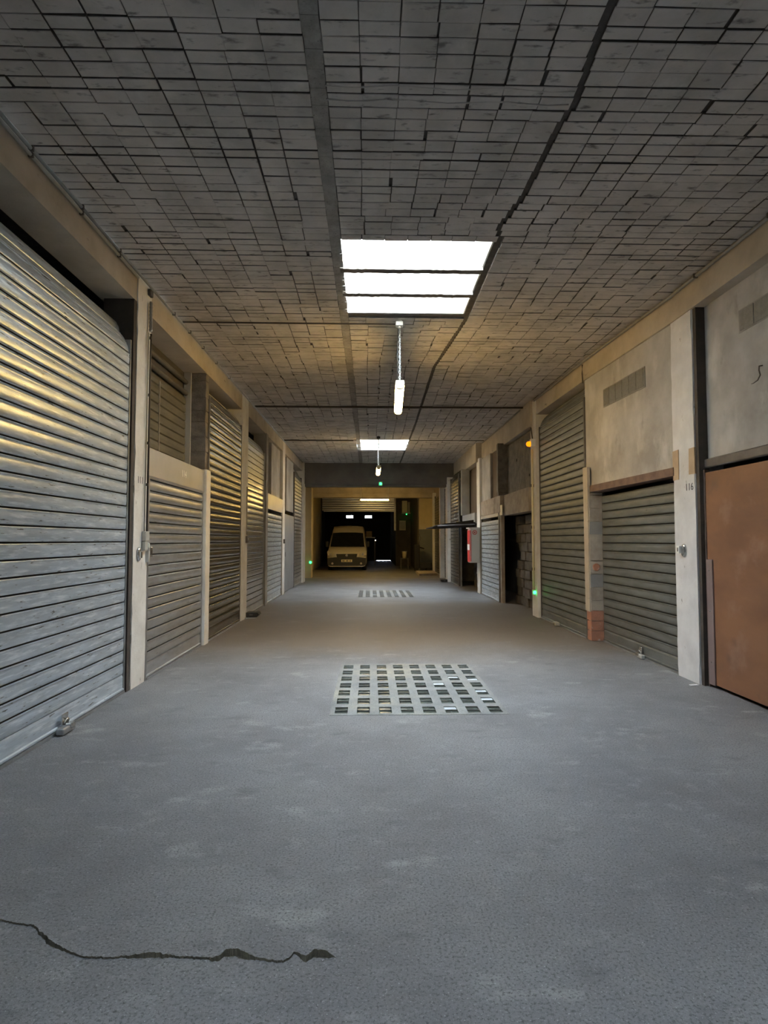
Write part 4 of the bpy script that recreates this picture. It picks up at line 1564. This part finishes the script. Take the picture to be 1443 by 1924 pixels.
# hand cart: dark silhouette with raised handle
t = thing('hand_cart', 'dark hand cart with a tilted handle in front of the grey-blue dado', 'cart', (2.4, 27.0, 0))
bm = BM()
rbox(bm, 2.05, 2.30, 26.9, 27.5, 0.16, 1.25, 0.04, 2)
obj('tank', bm, 'black_rubber', t)
bm = BM()
rbox(bm, 2.30, 2.85, 26.9, 27.5, 0.16, 0.42, 0.03, 2)
obj('deck', bm, 'black_rubber', t)
bm = BM()
tube(bm, [(2.27, 27.2, 1.22), (2.36, 27.2, 1.55), (2.30, 27.2, 1.75)], 0.02, 8)
obj('handle', bm, 'steel_dark', t)
bm = BM()
tube(bm, [(2.3, 27.15, 1.12), (2.52, 27.15, 1.06)], 0.03, 8)
obj('grip', bm, 'black_rubber', t)
for (x, y) in ((2.15, 26.95), (2.7, 26.95), (2.15, 27.45), (2.7, 27.45)):
    bm = BM()
    lathe(bm, [(0.085, -0.03), (0.09, 0), (0.085, 0.03)], 14, (x, y, 0.09), 'Y')
    obj('wheel', bm, 'black_rubber', t)
bm = BM()
prism(bm, [(2.0, 23.8), (2.82, 24.2), (2.85, 26.3), (2.05, 26.3)], 'Z', 0.0, 0.09)
struct('floor_step', bm, 'brick_tan', 'low concrete step at the foot of the dim shutter')
bm = BM()
lathe(bm, [(0.03, 0.0), (0.035, 0.02), (0.02, 0.05)], 10, (0.32, 33.6, 1.42))
t = tag(obj('work_light', bm, 'led_white'), 'small white work light glowing beside the crate behind the van', 'light')
bm = BM()
tube(bm, [(0.32, 33.6, 0.0), (0.32, 33.6, 1.43)], 0.012, 6)
obj('stem', bm, 'steel_dark', t)


# ------------------------------------------------------------------ van
def van():
    X, Y = -1.10, 28.0
    t = thing('van', 'cream white delivery van parked facing the aisle in the dark end bay', 'van', (X, Y, 0))
    #  y, z_bottom, z_belt, z_top, half width low, half width belt, half width top
    st = [(0.00, 0.26, 0.50, 0.66, 0.78, 0.80, 0.62), (0.06, 0.24, 0.55, 0.82, 0.88, 0.90, 0.74), (0.22, 0.22, 0.70, 0.97, 0.93, 0.935, 0.82),
          (0.85, 0.22, 0.90, 1.10, 0.95, 0.95, 0.87), (0.92, 0.22, 0.95, 1.14, 0.95, 0.95, 0.87), (1.62, 0.22, 1.05, 1.83, 0.95, 0.95, 0.76),
          (1.95, 0.22, 1.05, 2.08, 0.95, 0.95, 0.74), (2.25, 0.22, 1.05, 2.18, 0.95, 0.95, 0.74), (4.8, 0.22, 1.05, 2.18, 0.95, 0.95, 0.76), (5.0, 0.26, 1.05, 2.05, 0.93, 0.93, 0.74)]
    bm = BM()
    rings = []
    for (y, zb, zm, zt, wl, wm, wt) in st:
        r = [(-wl * 0.9, zb), (-wl, zb + 0.08), (-wm, zm), (-(wm * 0.3 + wt * 0.7), zm + (zt - zm) * 0.8), (-wt, zt - 0.03), (-wt * 0.55, zt), (0, zt + 0.015),
             (wt * 0.55, zt), (wt, zt - 0.03), (wm * 0.3 + wt * 0.7, zm + (zt - zm) * 0.8), (wm, zm), (wl, zb + 0.08), (wl * 0.9, zb)]
        rings.append([bm.verts.new((x, y, z)) for x, z in r])
    n = len(rings[0])
    for i in range(len(rings) - 1):
        for k in range(n):
            f = bm.faces.new((rings[i][k], rings[i][(k + 1) % n], rings[i + 1][(k + 1) % n], rings[i + 1][k]))
            f.smooth = True
    bm.faces.new(rings[0][::-1])
    bm.faces.new(rings[-1])
    body = obj('body', bm, 'van_paint', t, world=False)
    # windscreen
    bm = BM()
    vs = [bm.verts.new(p) for p in ((-0.84, 0.90, 1.12), (-0.4, 0.86, 1.115), (0, 0.85, 1.115), (0.4, 0.86, 1.115), (0.84, 0.90, 1.12), (0.755, 1.56, 1.80), (0.4, 1.545, 1.825), (0, 1.54, 1.83), (-0.4, 1.545, 1.825), (-0.755, 1.56, 1.80))]
    bm.faces.new(vs)
    bmesh.ops.translate(bm, vec=(0, -0.02, 0.012), verts=bm.verts[:])
    ws = obj('windscreen', bm, 'van_glass', t, world=False)
    bm = BM()
    tube(bm, [(-0.6, 0.82, 1.135), (0.0, 0.80, 1.16)], 0.012, 6)
    tube(bm, [(0.0, 0.80, 1.135), (0.6, 0.82, 1.16)], 0.012, 6)
    obj('wiper', bm, 'van_plastic', ws, world=False)
    # bumper
    bm = BM()
    prism(bm, [(-0.92, 0.60), (-0.90, 0.30), (-0.80, 0.22), (0.80, 0.22), (0.90, 0.30), (0.92, 0.60), (0.55, 0.64), (-0.55, 0.64)], 'Y', -0.06, 0.2)
    bp = obj('bumper', bm, 'van_plastic', t, world=False)
    bm = BM()
    prism(bm, [(-0.88, 0.235), (-0.78, 0.195), (0.78, 0.195), (0.88, 0.235), (0.78, 0.225), (-0.78, 0.225)], 'Y', -0.075, 0.1)
    obj('lower_lip', bm, 'van_paint', bp, world=False)
    for s in (-1, 1):
        bm = BM()
        lathe(bm, [(0.055, 0), (0.05, -0.02), (0.03, -0.03)], 12, (s * 0.68, -0.06, 0.34), 'Y')
        obj('fog_lamp', bm, 'van_lamp', bp, world=False)
    bm = BM()
    prism(bm, [(-0.50, 0.80), (-0.47, 0.64), (0.47, 0.64), (0.50, 0.80)], 'Y', -0.04, 0.1)
    g = obj('grille', bm, 'van_plastic', t, world=False)
    bm = BM()
    prism(bm, [(-0.54, 0.83), (-0.50, 0.61), (0.50, 0.61), (0.54, 0.83)], 'Y', -0.025, 0.1)
    obj('grille_surround', bm, 'van_paint', g, world=False)
    bm = BM()
    lathe(bm, [(0.07, 0), (0.065, -0.015), (0.04, -0.02)], 16, (0, -0.045, 0.725), 'Y')
    obj('badge', bm, 'chrome', g, world=False)
    for s in (-1, 1):
        bm = BM()
        pts = [(s * 0.92, 0.20, 0.95), (s * 0.62, 0.03, 0.84), (s * 0.56, -0.01, 0.67), (s * 0.70, -0.01, 0.64), (s * 0.92, 0.08, 0.75), (s * 0.945, 0.20, 0.88)]
        vs = [bm.verts.new(p) for p in pts]
        vb = [bm.verts.new((p[0], p[1] + 0.12, p[2])) for p in pts]
        bm.faces.new(vs)
        bm.faces.new(vb[::-1])
        for k in range(6):
            bm.faces.new((vs[k], vs[(k + 1) % 6], vb[(k + 1) % 6], vb[k]))
        bmesh.ops.translate(bm, vec=(0, -0.035, 0.0), verts=bm.verts[:])
        h = obj('headlight', bm, 'van_lamp', t, world=False)
        bm = BM()
        lathe(bm, [(0.05, 0.02), (0.045, -0.012)], 12, (s * 0.76, -0.02, 0.78), 'Y')
        obj('reflector', bm, 'chrome', h, world=False)
        # mirror
        bm = BM()
        rbox(bm, min(s * 0.95, s * 1.08), max(s * 0.95, s * 1.08), 1.0, 1.12, 1.12, 1.40, 0.03, 2)
        obj('mirror', bm, 'van_plastic', t, world=False)
        # side window
        bm = BM()
        vs = [bm.verts.new(p) for p in ((s * 0.945, 1.15, 1.10), (s * 0.945, 2.0, 1.10), (s * 0.83, 2.0, 1.72), (s * 0.83, 1.65, 1.70))]
        bm.faces.new(vs)
        bmesh.ops.translate(bm, vec=(s * 0.02, 0, 0), verts=bm.verts[:])
        obj('side_window', bm, 'van_glass', t, world=False)
        for y in (0.75, 4.0):
            bm = BM()
            lathe(bm, [(0.20, -0.1), (0.31, -0.10), (0.325, -0.07), (0.325, 0.07), (0.31, 0.1), (0.20, 0.10)], 22, (s * 0.83, y, 0.325), 'X')
            w = obj('wheel', bm, 'black_rubber', t, world=False)
            bm = BM()
            lathe(bm, [(0.19, -0.105), (0.19, 0.105)], 18, (s * 0.83, y, 0.325), 'X')
            obj('hub', bm, 'rail_steel', w, world=False)
    bm = BM()
    rbox(bm, -0.26, 0.26, -0.085, -0.055, 0.415, 0.53, 0.006, 1)
    p = obj('number_plate', bm, 'sign_cream', t, world=False)
    bm = BM()
    for k in range(7):
        if k in (2, 5):
            continue
        box(bm, -0.20 + k * 0.058, -0.165 + k * 0.058, -0.088, -0.084, 0.44, 0.505)
    obj('plate_characters', bm, 'van_plastic', p, world=False)
    bm = BM()
    rbox(bm, 0.15, 0.5, 2.0, 2.08, 2.13, 2.16, 0.008, 1)
    obj('roof_marker', bm, 'plastic_white', t, world=False)
    return t


van()
